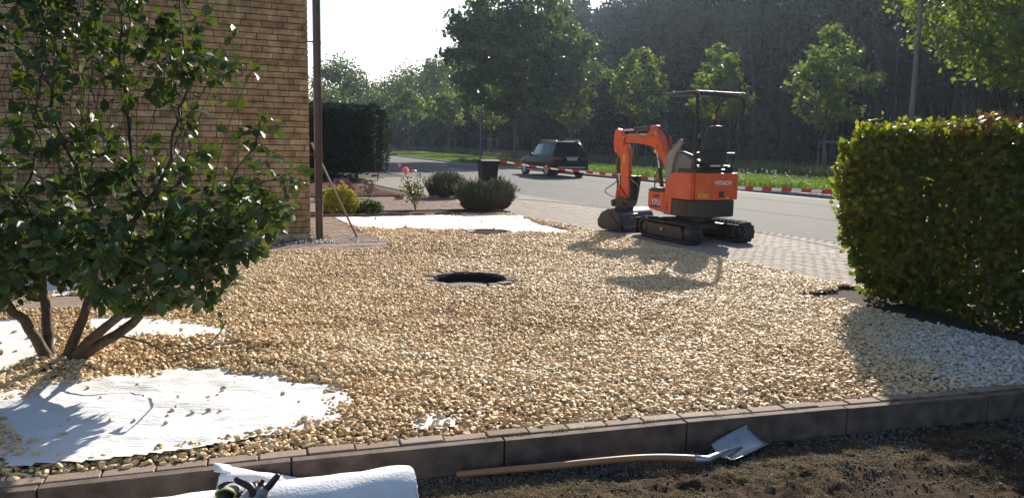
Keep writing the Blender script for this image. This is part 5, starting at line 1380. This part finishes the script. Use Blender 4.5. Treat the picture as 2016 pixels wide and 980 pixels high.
# ---- beech hedge on the right
def in_noise(a, b): return fbm(a * 1.6 + 11, b * 1.6) - .5
hd = thing('beech_hedge', 'thick beech hedge with yellowing leaves and brown twigs on top', 'hedge', (*xy(3.0, 7.0), 0))
h0v = np.array([*xy(3.0, 7.0), 0])
def hedge_pts(n, shell=.16):
    U0, U1, V0, V1, H = -2.2, 6.14, 6.74, 7.75, 1.83
    face = rng.choice(4, n, p=[.62, .10, .2, .08]); a = rng.random(n); b = rng.random(n); dep = np.abs(rng.normal(size=n)) * shell
    u = np.where(face == 0, U0 + (U1 - U0) * a, np.where(face == 1, U1 - dep, U0 + (U1 - U0) * a))
    v = np.where(face == 0, V0 + dep, np.where(face == 3, V1 - dep, V0 + (V1 - V0) * (b if True else a)))
    z = np.where(face == 2, H - dep * .8, H * b ** .85)
    v = np.where(face == 1, V0 + (V1 - V0) * a, v)
    # surface wobble, narrower at the foot, frayed
    wob = in_noise(u * 1.3, z * 1.6) * .40 + (fbm(u * 4, z * 4) - .5) * .26
    foot = np.clip(.45 - z, 0, 1) * .75
    v = v + np.where(face == 0, -wob * .7 + foot * .5, 0) + np.where(face == 3, -foot * .4, 0)
    foot2 = np.clip(.85 - z, 0, 1) * .62
    u = u + np.where(face == 1, wob - foot2 * 1.0, 0) - np.where(face != 1, np.clip((u - (U1 - .7)) / .7, 0, 1) * foot2 * 1.0, 0)
    z = z + np.where(face == 2, (fbm(u * 1.5, v * 2) - .5) * .26 + np.abs(rng.normal(size=n)) * .05, 0)
    z = np.where(u < 2.9, z - .19 * (1 - z / H), z)     # the last stretch grows from the lower garden level
    # rounded top-left corner
    keep = (z > np.where(u < 2.9, -.19, 0.0) + .10 * fbm(u * 3, v * 3)) & (rng.random(n) < np.clip(.80 + z * 1.1, 0, 1))
    keep &= ~((u > U1 - .18) & (z > H - .14))
    gap = fbm(u * 4.2 + 30, z * 4.6)
    keep &= (gap < .80)
    return u[keep], v[keep], z[keep], face[keep]
u, v, z, fc = hedge_pts(70000, .20)
x, y = xy(u, v); n = len(x); P = np.stack([x, y, z], 1) - h0v
out = np.where((fc == 0)[:, None], np.array([[*(-np.array([CU, SU])), .1]]), np.where((fc == 2)[:, None], np.array([[0, 0, 1.]]), np.where((fc == 1)[:, None], np.array([[-SU, CU, .1]]), np.array([[CU, SU, .1]]))))
ax = rng.normal(size=(n, 3)) * .8 + out * .6 + np.array([0, 0, -.25]); upv = out + rng.normal(size=(n, 3)) * .75
s = rng.uniform(.040, .082, n)
aut = rng.random(n) < np.clip((z - 1.55) * 1.7, .05, .60) * np.clip(.25 + fbm(u * 1.1 + 3, z) * 1.3, 0, 1) + .3 * (u > 5.5) * (z > .9)
dead = (rng.random(n) < np.clip((z - 1.68) * 3, 0, .65) * np.clip(1.2 - np.abs(u - 4.6) * 1.6, .03, 1))
t = rng.random(n); parts = []
for msk, mi in ((~aut & ~dead, 0), (aut & ~dead, 1), (dead, 2)):
    V, F = leaves(P[msk], ax[msk], s[msk], up=upv[msk], w=1.15, T=BIG_T, F=BIG_TRI); parts.append((V, F, np.repeat(t[msk], len(BIG_T)), mi))
np_mesh('foliage', parts, [g_hedge, g_autumn, g_dead], parent=hd, smooth=True)
n = 10000; u = rng.uniform(-2.1, 5.8, n); v = rng.uniform(6.95, 7.6, n); z = rng.uniform(.05, 1.25, n); k = (u < 5.75 - np.clip(.5 - z, 0, 1)); u, v, z = u[k], v[k], z[k]; n = len(u); x, y = xy(u, v)
V, F = leaves(np.stack([x, y, z], 1) - h0v, rng.normal(size=(n, 3)), rng.uniform(.05, .085, n), w=1.3)
np_mesh('inner_foliage', [(V, F, np.repeat(rng.random(n), 4), 0)], g_hedge, parent=hd)
# twigs inside and on top
A_, B_ = [], []
for k in range(1500):
    u = rng.uniform(-2, 5.6); v = rng.uniform(7.0, 7.5); z0 = rng.uniform(0, .3) if k % 3 else rng.uniform(.2, 1.2)
    z1 = z0 + rng.uniform(.5, 1.2); z1 = min(z1, 2.02 + rng.normal() * .05)
    A_.append((*xy(u, v), z0)); B_.append((*xy(u + rng.normal() * .16, v + rng.normal() * .13), z1))
for k in range(900):                                  # clipped twig ends along the crest
    u = rng.uniform(-2, 6.1); v = rng.uniform(6.75, 7.6); z0 = 1.70 + rng.random() * .12; f = .3 + 1.6 * max(0, 1.1 - abs(u - 4.9) * .9)
    A_.append((*xy(u, v), z0)); B_.append((*xy(u + rng.normal() * .08, v + rng.normal() * .07), z0 + abs(rng.normal()) * .11 * f + .06))
A_ = np.array(A_) - h0v; B_ = np.array(B_) - h0v; nn = len(A_); pp = np.concatenate([A_, B_]); qq = np.concatenate([np.full(nn, -1), np.arange(nn)])
rr = np.concatenate([rng.uniform(.003, .009, nn), rng.uniform(.0015, .003, nn)])
V, F = skeleton_mesh(pp, qq, rr, 4); np_mesh('twigs', [(V, F, None, 0)], mat('beech twig', (.10, .065, .045), (.17, .12, .085), scale=20, rough=.85), parent=hd)

# ---- clipped yew hedge on the far left
def clipped(name, label, u0, u1, v0, v1, H, n, m, ls, rnd=.5):
    t = thing(name, label, 'hedge', (*xy((u0 + u1) / 2, (v0 + v1) / 2), 0)); o = np.array([*xy((u0 + u1) / 2, (v0 + v1) / 2), 0])
    # dense core, rounded
    nu, nz = 60, 28; core = []
    def surf(u, v, z):
        d = .10 * (fbm(u * 1.2 + z, v * 1.2 - z) - .5); bulge = .22 * math.sin(math.pi * min(max(z / H, 0), 1)) 
        return d, bulge
    fc = rng.choice(3, n, p=[.5, .32, .18]); a = rng.random(n); b = rng.random(n)
    zz = np.where(fc == 2, H, H * b); 
    bul = .25 * np.sin(math.pi * np.clip(zz / H, 0, 1)) - .75 * np.clip(.45 - zz, 0, 1) - .55 * np.clip((zz - H + .35) / .35, 0, 1) ** 2 * .6
    u = np.where(fc == 0, u0 - bul * .5, u0 + (u1 - u0) * (a if True else 0)); v = np.where(fc == 1, v1 + bul, v0 + (v1 - v0) * a)
    u = np.where(fc == 1, u0 + (u1 - u0) * a, u); v = np.where(fc == 2, v0 + (v1 - v0) * b, v)
    cut = (v > v1 + bul) ; v = np.where(cut, v1 + bul, v)
    # round the vertical corner
    e = np.clip((v - (v1 - rnd)) / rnd, 0, 1.4); u = np.where(fc == 0, u + e ** 2 * rnd * .6, u)
    dz = (fbm(u * 1.5, v * 1.5) - .5) * .10; zz = np.where(fc == 2, zz + dz, zz)
    wob = (fbm(u * 1.3 + 5, zz * 1.3 + v) - .5) * .16
    u = np.where(fc == 0, u + wob, u); v = np.where(fc == 1, v + wob, v)
    x, y = xy(u, v); out = np.where((fc == 0)[:, None], np.array([[SU, -CU, .1]]), np.where((fc == 1)[:, None], np.array([[CU, SU, .1]]), np.array([[0, 0, 1.]])))
    P = np.stack([x, y, zz], 1) - o + out * rng.normal(size=(n, 1)) * .03
    k = ~((zz < .35) & (fbm(u * 1.6, v * 2.2) > .56)) & (zz > .12)
    ax = out[k] * 1.0 + rng.normal(size=(k.sum(), 3)) * .55 + np.array([0, 0, .25])
    V, F = leaves(P[k], ax, rng.uniform(ls * .6, ls * 1.3, k.sum()), w=.75)
    np_mesh('foliage', [(V, F, np.repeat(rng.random(k.sum()), 4), 0)], m, parent=t)
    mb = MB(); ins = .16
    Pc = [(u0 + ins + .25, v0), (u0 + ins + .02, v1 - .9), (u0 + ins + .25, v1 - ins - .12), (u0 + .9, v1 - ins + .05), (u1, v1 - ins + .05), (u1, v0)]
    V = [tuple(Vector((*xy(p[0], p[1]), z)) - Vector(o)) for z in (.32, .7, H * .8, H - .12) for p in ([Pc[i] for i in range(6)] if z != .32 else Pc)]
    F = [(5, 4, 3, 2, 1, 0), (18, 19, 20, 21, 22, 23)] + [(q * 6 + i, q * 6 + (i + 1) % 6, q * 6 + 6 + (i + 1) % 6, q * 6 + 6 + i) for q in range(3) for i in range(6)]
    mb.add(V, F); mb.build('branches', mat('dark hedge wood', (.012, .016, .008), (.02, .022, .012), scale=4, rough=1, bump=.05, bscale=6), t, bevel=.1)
    m2 = MB()
    for q in range(9):
        p = Vector((*xy(u0 + .35 + .1 * math.sin(q * 3), v0 + .4 + (v1 - v0 - .6) * q / 8), 0)) - Vector(o); m2.tube([p, p + Vector((.03, 0, .5))], .03, 6)
    m2.build('trunk', bark, t)
    return t
clipped('yew_hedge', 'tall dark clipped yew hedge behind the soil bed beside the road', 31.0, 46, 1.5, 8.62, 3.0, 90000, g_yew, .085, .45)

# ---- tussock shrubs
def tussock(name, label, cat, c, rx, h, n, mt, mt2=None, ls=.1, lw=.12, group=None):
    t = thing(name, label, cat, (*c, 0), 0, group); V_ = []
    q = rng.normal(size=(n, 3)); q[:, 2] = np.abs(q[:, 2]) * .9; q /= np.linalg.norm(q, axis=1, keepdims=True)
    lump = 1 + .42 * (fbm(q[:, 0] * 2.6 + c[0] * 3 + 9, q[:, 1] * 2.6 + q[:, 2] * 2) - .5) * 2
    rad = lump * (1 - np.abs(rng.normal(size=n)) * .14) * (1 + .10 * np.abs(rng.normal(size=n)) * (q[:, 2] > .5))
    P = q * np.array([rx, rx, h * .92]) * rad[:, None]; P[:, 2] += h * .04
    squeeze = np.clip(P[:, 2] / (h * .45), .0, 1) * .34 + .66; P[:, 0] *= squeeze; P[:, 1] *= squeeze
    ax = q * .9 + np.array([0, 0, .75]) + rng.normal(size=(n, 3)) * .22
    low = P[:, 2] < h * (.42 + .1 * rng.random(n)); tn = rng.random(n)
    parts = []
    for mk, mi in ((~low, 0), (low, 1 if mt2 else 0)):
        V, F = leaves(P[mk], ax[mk], rng.uniform(ls * .6, ls * 1.3, mk.sum()), w=lw); parts.append((V, F, np.repeat(tn[mk], 4), mi))
    np_mesh('foliage', parts, [mt, mt2 or mt], parent=t)
    k = 60; a = rng.uniform(0, 2 * math.pi, k); r0 = rng.random(k) ** .5; A_ = np.stack([np.cos(a) * r0 * rx * .25, np.sin(a) * r0 * rx * .25, np.zeros(k)], 1)
    B_ = np.stack([np.cos(a) * r0 * rx * .8, np.sin(a) * r0 * rx * .8, h * (.75 - .35 * r0)], 1)
    V, F = skeleton_mesh(np.concatenate([A_, B_]), np.concatenate([np.full(k, -1), np.arange(k)]), np.concatenate([np.full(k, .009), np.full(k, .004)]), 4)
    np_mesh('stems', [(V, F, None, 0)], bark_s, parent=t); return t
tussock('lavender_bush', 'nearer and wider grey green lavender tussock at the corner of the white fleece', 'lavender', gp(953, 414), .66, .64, 9000, g_lav, g_lav2, .13, .14)
tussock('lavender_bush', 'farther dark green lavender tussock between the rose and the bin', 'lavender', gp(875, 389), .60, .62, 7000, g_lav, g_lav, .12, .14)
def leafy_ball(name, label, cat, c, rx, h, n, mt, ls, extra=None):
    t = thing(name, label, cat, (*c, 0)); q = rng.normal(size=(n, 3)); q[:, 2] = np.abs(q[:, 2]); q /= np.linalg.norm(q, axis=1, keepdims=True)
    rad = (1 + .45 * (fbm(q[:, 0] * 2.8 + c[0], q[:, 1] * 2.8 + q[:, 2] * 3) - .5) * 2) * (1 - np.abs(rng.normal(size=n)) * .18)
    P = q * np.array([rx, rx, h]) * rad[:, None]; P[:, 2] += .02
    V, F = leaves(P, q + rng.normal(size=(n, 3)) * .6, rng.uniform(ls * .6, ls * 1.3, n), up=q + rng.normal(size=(n, 3)) * .6, w=1.3)
    np_mesh('foliage', [(V, F, np.repeat(rng.random(n), 4), 0)], mt, parent=t)
    k = 30; a = rng.uniform(0, 2 * math.pi, k); B_ = np.stack([np.cos(a) * rx * .6, np.sin(a) * rx * .6, h * rng.uniform(.4, .8, k)], 1)
    V, F = skeleton_mesh(np.concatenate([B_ * .05, B_]), np.concatenate([np.full(k, -1), np.arange(k)]), np.concatenate([np.full(k, .006), np.full(k, .003)]), 4)
    np_mesh('stems', [(V, F, None, 0)], bark_s, parent=t); return t
leafy_ball('golden_shrub', 'round golden yellow shrub beside the scraper handle', 'shrub', gp(671, 419), .36, .55, 2600, g_yel, .055)
leafy_ball('golden_shrub', 'small golden shrub half hidden behind the brown downpipe', 'shrub', gp(638, 396), .22, .32, 600, g_yel, .055)
leafy_ball('green_shrub', 'low bright green shrub right of the golden shrub', 'shrub', gp(727, 418), .26, .23, 1100, g_box, .05)
tussock('heather', 'purple flowering heather behind the golden shrub', 'heather', gp(671, 386), .34, .42, 1500, mat('heather bloom', (1, 1, 1), (.8, .8, .8), scale=9, rough=.8, trans=.2, tone=[(.22, .10, .17), (.32, .17, .26), (.14, .09, .11)]), g_lav2, .10, .2)
leafy_ball('red_seedling', 'tiny dark red plant on the edge of the garden path', 'plant', gp(786, 393), .09, .10, 160, petal_d, .04)
def rose(name, label, c, stems, H, nl, blooms, spread=.3, mt=g_rose):
    t = thing(name, label, 'rose', (*c, 0)); P_ = []; A_ = []; st = []
    for k in range(stems):
        a = rng.uniform(0, 2 * math.pi); rr_ = rng.uniform(.3, 1) * spread; p = np.zeros(3); last = -1; hh = H * rng.uniform(.6, 1.0)
        for q in range(7):
            f = q / 6; p = np.array([math.cos(a) * rr_ * f ** 1.2 + rng.normal() * .012, math.sin(a) * rr_ * f ** 1.2 + rng.normal() * .012, hh * f]); st.append(p); A_.append(last); last = len(st) - 1
            if q > 2: P_ += [p + rng.normal(size=3) * np.array([.07, .07, .05]) for _ in range(nl)]
    st = np.array(st); V, F = skeleton_mesh(st, np.array(A_), np.full(len(st), .006), 5); np_mesh('stems', [(V, F, None, 0)], mat('rose stem', (.07, .08, .03), (.12, .09, .05), scale=9, rough=.7), parent=t)
    P_ = np.array(P_); n = len(P_); V, F = leaves(P_, rng.normal(size=(n, 3)), rng.uniform(.035, .075, n), w=1.3); np_mesh('foliage', [(V, F, np.repeat(rng.random(n), 4), 0)], mt, parent=t)
    for (b, rb, mt_) in blooms:
        n = 26; q = rng.normal(size=(n, 3)); q /= np.linalg.norm(q, axis=1, keepdims=True)
        V, F = leaves(np.array(b) - np.array([*c, 0]) + q * rb * .25, q + np.array([0, 0, .3]), np.full(n, rb), up=rng.normal(size=(n, 3)), w=1.9); np_mesh('bloom', [(V, F, np.repeat(rng.random(n), 4), 0)], mt_, parent=t)
    return t
rc_ = gp(818, 414)
rose('rose_bush', 'taller rose bush with one big pink bloom beside the lavender', rc_, 9, .85, 13, [(at(799, 336, rc_[1] - .1), .075, petal), (at(786, 326, rc_[1] + .1), .04, petal), (at(814, 337, rc_[1]), .035, petal), (at(773, 333, rc_[1]), .03, petal_d)], .42)
rc_ = gp(727, 391)
rose('rose_bush', 'small sparse rose with faded blooms on the dark soil bed', rc_, 6, .50, 9, [(at(721, 359, rc_[1]), .05, petal_d), (at(710, 369, rc_[1]), .035, petal_d)], .22, mat('tired rose leaf', (1, 1, 1), (.9, .85, .8), scale=9, rough=.6, trans=.3, tone=[(.13, .12, .05), (.17, .11, .05), (.10, .12, .04)]))
leafy_ball('weed', 'small yellow green weed at the foot of the hedge corner', 'weed', gp(1718, 588), .10, .12, 90, g_yel, .05)

# ---- trees
def tree(name, label, base, H, cb, rx, seed, nleaf, ls, mt, trunk_r, group=None, shape='round', cl=.45, natt=160, lift=None, gapn=.0):
    """H total height, cb crown base height"""
    global rng
    keep = rng; rng = np.random.default_rng(seed)
    t = thing(name, label, 'tree', base, 0, group); Hc = H - cb
    q = rng.normal(size=(natt * 3, 3)); q /= np.linalg.norm(q, axis=1, keepdims=True); q *= rng.random((len(q), 1)) ** .38
    zz = (q[:, 2] + 1) / 2
    if shape == 'cone': prof = np.interp(zz, [0, .12, .3, .6, .85, 1], [.75, 1.05, 1.1, .85, .6, .35])
    elif shape == 'column': prof = np.interp(zz, [0, .3, .7, 1], [.8, 1, .9, .5])
    else: prof = np.interp(zz, [0, .2, .55, .85, 1], [.9, 1.1, 1.02, .9, .8])
    th = np.arctan2(q[:, 1], q[:, 0]); lobes = 1 + .30 * (vnoise(th * 1.4 + seed, zz * 4 + seed) - .5) * 2
    A = np.stack([q[:, 0] * rx * prof * lobes, q[:, 1] * rx * prof * lobes, cb + Hc * zz], 1)[:natt * 2]
    A = A[fbm(A[:, 0] * .45 + seed, A[:, 2] * .45 + A[:, 1] * .3) > .36 + gapn][:natt]
    st = [((0, 0, 0), -1)]; n0 = 10
    for k in range(1, n0): st.append(((rng.normal() * .02 * k, rng.normal() * .02 * k, (cb + Hc * .25) * k / (n0 - 1)), k - 1))
    stp = max(.25, H * .035)
    pos, Pa = grow(st, A, step=stp, infl=H * .5, kill=stp * 1.3, iters=60, maxn=2500)
    r, ch = radii(pos, Pa, tip=trunk_r * .09, ex=2.2); r *= trunk_r / r[0]; r = np.maximum(r, .012)
    V, F = skeleton_mesh(pos, Pa, r, 6); np_mesh('trunk', [(V, F, None, 0)], bark, parent=t, smooth=True)
    outer = np.where((pos[:, 2] > cb * .92) & (r < trunk_r * .35))[0]
    if len(outer) == 0: outer = np.arange(len(pos))
    w = np.where(ch[outer] == 0, 3.0, 1.0); c = rng.choice(outer, nleaf, p=w / w.sum())
    off = rng.normal(size=(nleaf, 3)) * cl * np.array([1, 1, .62])
    P = pos[c] + off; k = P[:, 2] > cb * .8; P = P[k]; n = len(P)
    V, F = leaves(P, rng.normal(size=(n, 3)) + np.array([0, 0, -.3]), rng.uniform(ls * .6, ls * 1.35, n), up=off[k] / cl * .8 + leafup(n, .6), w=1.25)
    tn = np.clip(rng.random(n) * .8 + .2 * (fbm(P[:, 0] * .6, P[:, 2] * .6) - .3), 0, 1)
    np_mesh('crown', [(V, F, np.repeat(tn, 4), 0)], mt, parent=t)
    rng = keep
    return t
p = at(1013, 317, 70)
tree('broad_tree', 'broad mature tree with a wide crown beside the footpath behind the parked car', (p.x, 70, .1), 15.6, 4.0, 7.2, 5, 22000, .36, g_tree, .21, cl=.48, natt=380)
# row of young staked trees on the meadow, v = 35
stakew = mat('stake wood', (.13, .11, .09), (.2, .17, .14), scale=8, rough=.9)
def row_pt(px, v=35.0):
    a = (px - 1008) / 1537; d = v / (.9063 * a + .4226); return a * d, d
ROW = [(1622, 8.7, 2.7, 2.55, 'cone', 5000, 'young staked tree standing left of the beech hedge'),
       (1408, 8.6, 3.0, 2.0, 'cone', 4200, 'young tree seen through the excavator canopy'),
       (1250, 9.4, 3.4, 2.7, 'cone', 4600, 'young tree above the excavator boom'),
       (1118, 8.3, 2.9, 2.7, 'round', 4200, 'young tree rising behind the parked black car'),
       (963, 8.2, 3.2, 2.5, 'round', 3200, 'young tree largely hidden behind the broad crown by the pale post'),
       (882, 8.0, 3.4, 3.2, 'round', 3600, 'pale young tree left of the pale post'),
       (800, 9.4, 3.6, 3.2, 'cone', 3600, 'young conical tree right of the clipped yew hedge'),
       (752, 9.8, 3.6, 3.4, 'round', 3000, 'young tree just above the right end of the clipped yew hedge')]
for i, (px, H, cb, rx, shp, nlv, lab) in enumerate(ROW):
    x, y = row_pt(px); tree('young_tree', lab, (x, y, .1), H, cb, rx, 40 + i, int(nlv * .8), .17 + .0016 * y, g_linden, .07, group='young staked trees along the meadow', shape=shp, cl=.20, natt=150, gapn=.02)
    st = thing('tree_stakes', lab.replace('staked ', '').replace('young tree', 'wooden stakes of the tree').replace('pale wooden', 'wooden').replace('young conical tree', 'wooden stakes of the conical tree') , 'tree stakes', (x, y, .1), .35, 'wooden stake frames round the young trees')
    for (sx, sy) in ((-.55, -.45), (.55, -.45), (.0, .6)):
        m = MB(); m.tube([(sx, sy, -.1), (sx, sy, 2.1)], .045, 7); m.build('stake', stakew, st)
    m = MB(); m.bar((-.6, -.45, 1.98), (.6, -.45, 1.98), .03, .08); m.build('rail', stakew, st); m = MB(); m.bar((-.55, -.45, 1.9), (0, .6, 1.9), .03, .07); m.build('rail', stakew, st); m = MB(); m.bar((.55, -.45, 1.9), (0, .6, 1.9), .03, .07); m.build('rail', stakew, st)
# big near tree at top right
x, y = at(2010, 100, 24).x, 24
tree('leafy_tree', 'large bright leafed tree overhanging at the right above the beech hedge', (x + 1.2, y, .1), 9.6, 3.1, 4.4, 77, 17000, .17, g_linden, .17, cl=.27, natt=420)
# distant single trees at the bend
def far_tree(px, pytop, Y, rx, cb, seed, nlv, ls, lab, shp, mt=g_tree, v=None):
    b = at(px, pytop, Y); tree('far_tree', lab, (b.x, Y, 0), b.z, cb, rx, seed, nlv, ls, mt, .25, shape=shp, cl=.9, natt=160)
far_tree(672, 108, 125, 5.2, 2, 101, 7000, .42, 'hazy domed tree standing highest above the clipped yew hedge', 'column')
far_tree(712, 165, 135, 4.0, 1.5, 102, 4000, .42, 'low hazy tree under the distant street lamp', 'round')
far_tree(640, 175, 96, 3.2, 1.2, 103, 3200, .32, 'hazy tree beside the brown downpipe above the yew hedge', 'round')
far_tree(752, 158, 150, 5.0, 2, 104, 4500, .45, 'hazy tree right of the distant street lamp', 'round')
far_tree(805, 128, 150, 6.0, 2, 105, 5500, .45, 'hazy rounded tree in the dip of the skyline', 'round')
far_tree(852, 112, 140, 6.5, 2, 106, 6500, .45, 'hazy tree left of the broad crown on the skyline', 'round')

# forest: one mass of trees on the slope
fr_rng = np.random.default_rng(5); save = rng; rng = fr_rng
def sky_target(px):
    return np.interp(px, [560, 640, 720, 760, 800, 850, 900, 940, 985, 1030, 1060, 1085, 1110], [190, 200, 190, 175, 150, 128, 105, 70, 60, 45, 12, -40, -120])
temps = []
for q in range(6):
    n = 1500; d = rng.normal(size=(n, 3)); d /= np.linalg.norm(d, axis=1, keepdims=True); rr_ = rng.random(n) ** .33
    th = np.arctan2(d[:, 1], d[:, 0]); zz = (d[:, 2] * rr_ + 1) / 2
    pr = np.interp(zz, [0, .3, .6, 1], [.7, 1.05, .95, .5]) * (1 + .5 * (vnoise(th * 1.5 + q * 7, zz * 5) - .5))
    P = np.stack([d[:, 0] * rr_ * pr, d[:, 1] * rr_ * pr, zz], 1)
    k = fbm(P[:, 0] * 2.2 + q * 5, P[:, 2] * 4 + P[:, 1] * 2) > .40; temps.append(P[k])
fparts = []; tpos = []; tpar = []; trad = []
ntree = 0
for row, v in enumerate([46.5, 49.5, 54, 60, 67, 75, 83]):
    u = -22.0 + row * 1.3
    while u < 330:
        uu = u + rng.uniform(-1.2, 1.2); vv = v + min(PATH_V(uu) - 31.4, 9 + max(0, uu - 110) * .05) + rng.uniform(-1.3, 1.3); x, y = xy(uu, vv)
        u += 4.2 + row * .25
        if y < 12: continue
        dv = vv - min(PATH_V(uu) - 31.4, 9 + max(0, uu - 110) * .05); gzv = .12 + .30 * max(0, dv - 49.3)
        px = 1008 + 1537 * x / y
        if px > 2150: continue
        hmax = .735 * (dv - 33.0) - gzv if uu < 70 else 30
        Hh = min(hmax, [12, 14, 17, 20, 24, 28, 31][row]) * rng.uniform(.74, 1.0)
        if px < 1112:
            hz = 283 + (px - 1008) * .02; top = 1.6 + (hz - sky_target(px)) / 1537 * y
            Hh = min(Hh + 4, (top - gzv) * rng.uniform(.88, 1.0)) if row >= 2 else min(Hh, (top - gzv) * rng.uniform(.6, .9))
        if Hh < 2.5: continue
        rx = rng.uniform(2.4, 3.8) * (.8 + .04 * row) * min(1, .35 + Hh / 14); cb = Hh * (rng.choice([0, .12, .34]) if row < 3 else .12)
        P = temps[rng.integers(0, 6)]
        an = rng.uniform(0, 6.28); ca, sa = math.cos(an), math.sin(an)
        Q = np.stack([x + (P[:, 0] * ca - P[:, 1] * sa) * rx, y + (P[:, 0] * sa + P[:, 1] * ca) * rx, gzv + cb + (Hh - cb) * P[:, 2]], 1); n = len(Q)
        ls = (.42 if row < 2 else .62) * (1 if y < 110 else 1.35)
        cn = rng.normal(size=(24, 3)) * np.array([rx * .6, rx * .6, Hh * .25]) + np.array([x, y, gzv + cb + (Hh - cb) * .5]); dd_ = np.linalg.norm(Q[:, None] - cn[None], axis=2); near_ = cn[dd_.argmin(1)]; rad_ = Q - near_; rad_ /= np.linalg.norm(rad_, axis=1, keepdims=True) + 1e-6
        V, F = leaves(Q, rng.normal(size=(n, 3)), rng.uniform(ls * .5, ls * 1.3, n), up=rad_ * 1.6 + rng.normal(size=(n, 3)) * .4, w=1.2)
        fparts.append((V, F, np.repeat(np.clip(rng.random(n) * .3 + rng.random() * .75, 0, 1), 4), 0))
        b = len(tpos); tpos += [(x, y, gzv - .4), (x + rng.normal() * .2, y, gzv + Hh * .9)]; tpar += [-1, b]; trad += [.20, .07]; ntree += 1
for q in range(170):                                  # slender bare stems at the wood's edge
    uu = rng.uniform(-15, 190); vv = 45.6 + rng.uniform(-.7, 1.2) + min(PATH_V(uu) - 31.4, 9); x, y = xy(uu, vv)
    if y < 12: continue
    hh = rng.uniform(9, 13.5) if x / y > .06 else rng.uniform(4, 7); b = len(tpos); ln = rng.normal() * .5; r0 = rng.uniform(.09, .17)
    tpos += [(x, y, 0), (x + ln * .4, y, hh * .5), (x + ln, y, hh)]; tpar += [-1, b, b + 1]; trad += [r0, r0 * .8, r0 * .4]
    n = 160; off = rng.normal(size=(n, 3)) * np.array([1.1, 1.1, .9]); Q = off + np.array([x + ln, y, hh - .3])
    V, F = leaves(Q, rng.normal(size=(n, 3)), rng.uniform(.2, .5, n), up=off, w=1.2); fparts.append((V, F, np.full(n * 4, rng.random()), 0))
rng = save
V, F = skeleton_mesh(np.array(tpos), np.array(tpar), np.array(trad), 6); fparts.append((V, F, np.zeros(len(V)), 1))
fo = np_mesh('forest', fparts, [g_forest, mat('dark forest bark', (.035, .03, .026), (.06, .052, .045), scale=4, rough=1)]); tag(fo, 'dense dark wood filling the slope behind the meadow', 'forest', kind='stuff')
print('forest', ntree)

# ---- verge and meadow grass
def grass_obj(name, label, u0, u1, va, vb, n, h, w, mt, z=.11, pw=1.0, cond=None, lean=.45):
    def fn(n):
        u = u0 + (u1 - u0) * rng.random(n) ** pw; f = rng.random(n); lo = np.array([va(a) for a in u]); hi = np.array([vb(a) for a in u]); v = lo + (hi - lo) * f
        k = np.ones(n, bool) if cond is None else cond(u, v); x, y = xy(u[k], v[k]); kk = (x / np.maximum(y, .1) > -.3) & (x / np.maximum(y, .1) < .7); return x[kk], y[kk]
    V, F, T = blades(n, fn, lambda x, y: np.full(len(x), z), h, w, lean=lean)
    o = np_mesh(name, [(V, F, T, 0)], mt); return tag(o, label, 'grass', kind='stuff')
g_lit = mat('verge grass blade', (1, 1, 1), (.9, .9, .8), scale=2, rough=.6, trans=.45, tcol=(1.3, 1.5, .5), tone=[(.07, .12, .022), (.10, .16, .028), (.14, .19, .035), (.17, .19, .06), (.08, .13, .022)])
g_mea = mat('meadow grass blade', (1, 1, 1), (.85, .9, .8), scale=2, rough=.7, trans=.35, tone=[(.075, .10, .035), (.11, .13, .05), (.15, .16, .07), (.06, .085, .03)])
grass_obj('verge_grass', 'bright sunlit grass of the verge along the far kerb', 8, 100, KERB_V, lambda u: PATH_V(u), 42000, .17, .05, g_lit, pw=1.3)
grass_obj('tall_verge_grass', 'tall lush grass and weeds behind the far kerb to the right', 8, 60, lambda u: KERB_V(u) + .25, lambda u: KERB_V(u) + 4.5, 26000, .42, .04, g_lit, pw=1.2, cond=lambda u, v: fbm(u * .45, v * .9) > np.interp(u, [8, 28, 40, 60], [.30, .36, .55, .62]))
grass_obj('meadow_grass', 'long dull meadow grass in front of the wood', 5, 150, lambda u: PATH_V(u) + 2.1, lambda u: PATH_V(u) + 14, 40000, .62, .085, g_mea, pw=1.3)
# white umbels in the tall grass
n = 260; u = rng.uniform(14, 30, n); v = rng.uniform(21.2, 24.5, n); k = fbm(u * .5 + 4, v * .8) > .52; u, v = u[k], v[k]; x, y = xy(u, v); n = len(x)
V, F = leaves(np.stack([x, y, .11 + rng.uniform(.3, .62, n)], 1), rng.normal(size=(n, 3)), rng.uniform(.05, .09, n), up=leafup(n, .5), w=1.6)
o = np_mesh('wild_flowers', [(V, F, None, 0)], mat('white petals', (.75, .75, .72), (.65, .66, .6), scale=9, rough=.7, trans=.3)); tag(o, 'small white wild flowers scattered in the tall verge grass', 'flowers', kind='stuff')
# tufts growing in the kerb joints
def tufts(n):
    c = rng.uniform(-.6, 4.0, 16); i = rng.integers(0, 16, n); x = c[i] + rng.normal(size=n) * .025; return x, ky(x) + .065 + rng.normal(size=n) * .004
V, F, T = blades(700, tufts, lambda x, y: np.full(len(x), -.004), .022, .0025, lean=1.1)
o = np_mesh('joint_grass', [(V, F, T, 0)], dry); tag(o, 'tiny dry tufts growing in the joints of the brick edging', 'grass', kind='stuff')

# ---- hazy air
hz = MB(); hz.box((40, 120, 31.2), (560, 400, 64.5)); hm = bpy.data.materials.new('haze'); hm.use_nodes = True; n = hm.node_tree.nodes; n.remove(n['Principled BSDF'])
pv = n.new('ShaderNodeVolumePrincipled'); pv.inputs['Color'].default_value = (.62, .77, 1.0, 1); pv.inputs['Density'].default_value = .00028; pv.inputs['Anisotropy'].default_value = .55
hm.node_tree.links.new(pv.outputs[0], n['Material Output'].inputs['Volume'])
ho = hz.build('haze', hm); tag(ho, 'thin bluish morning haze over the whole scene', 'haze', kind='stuff')
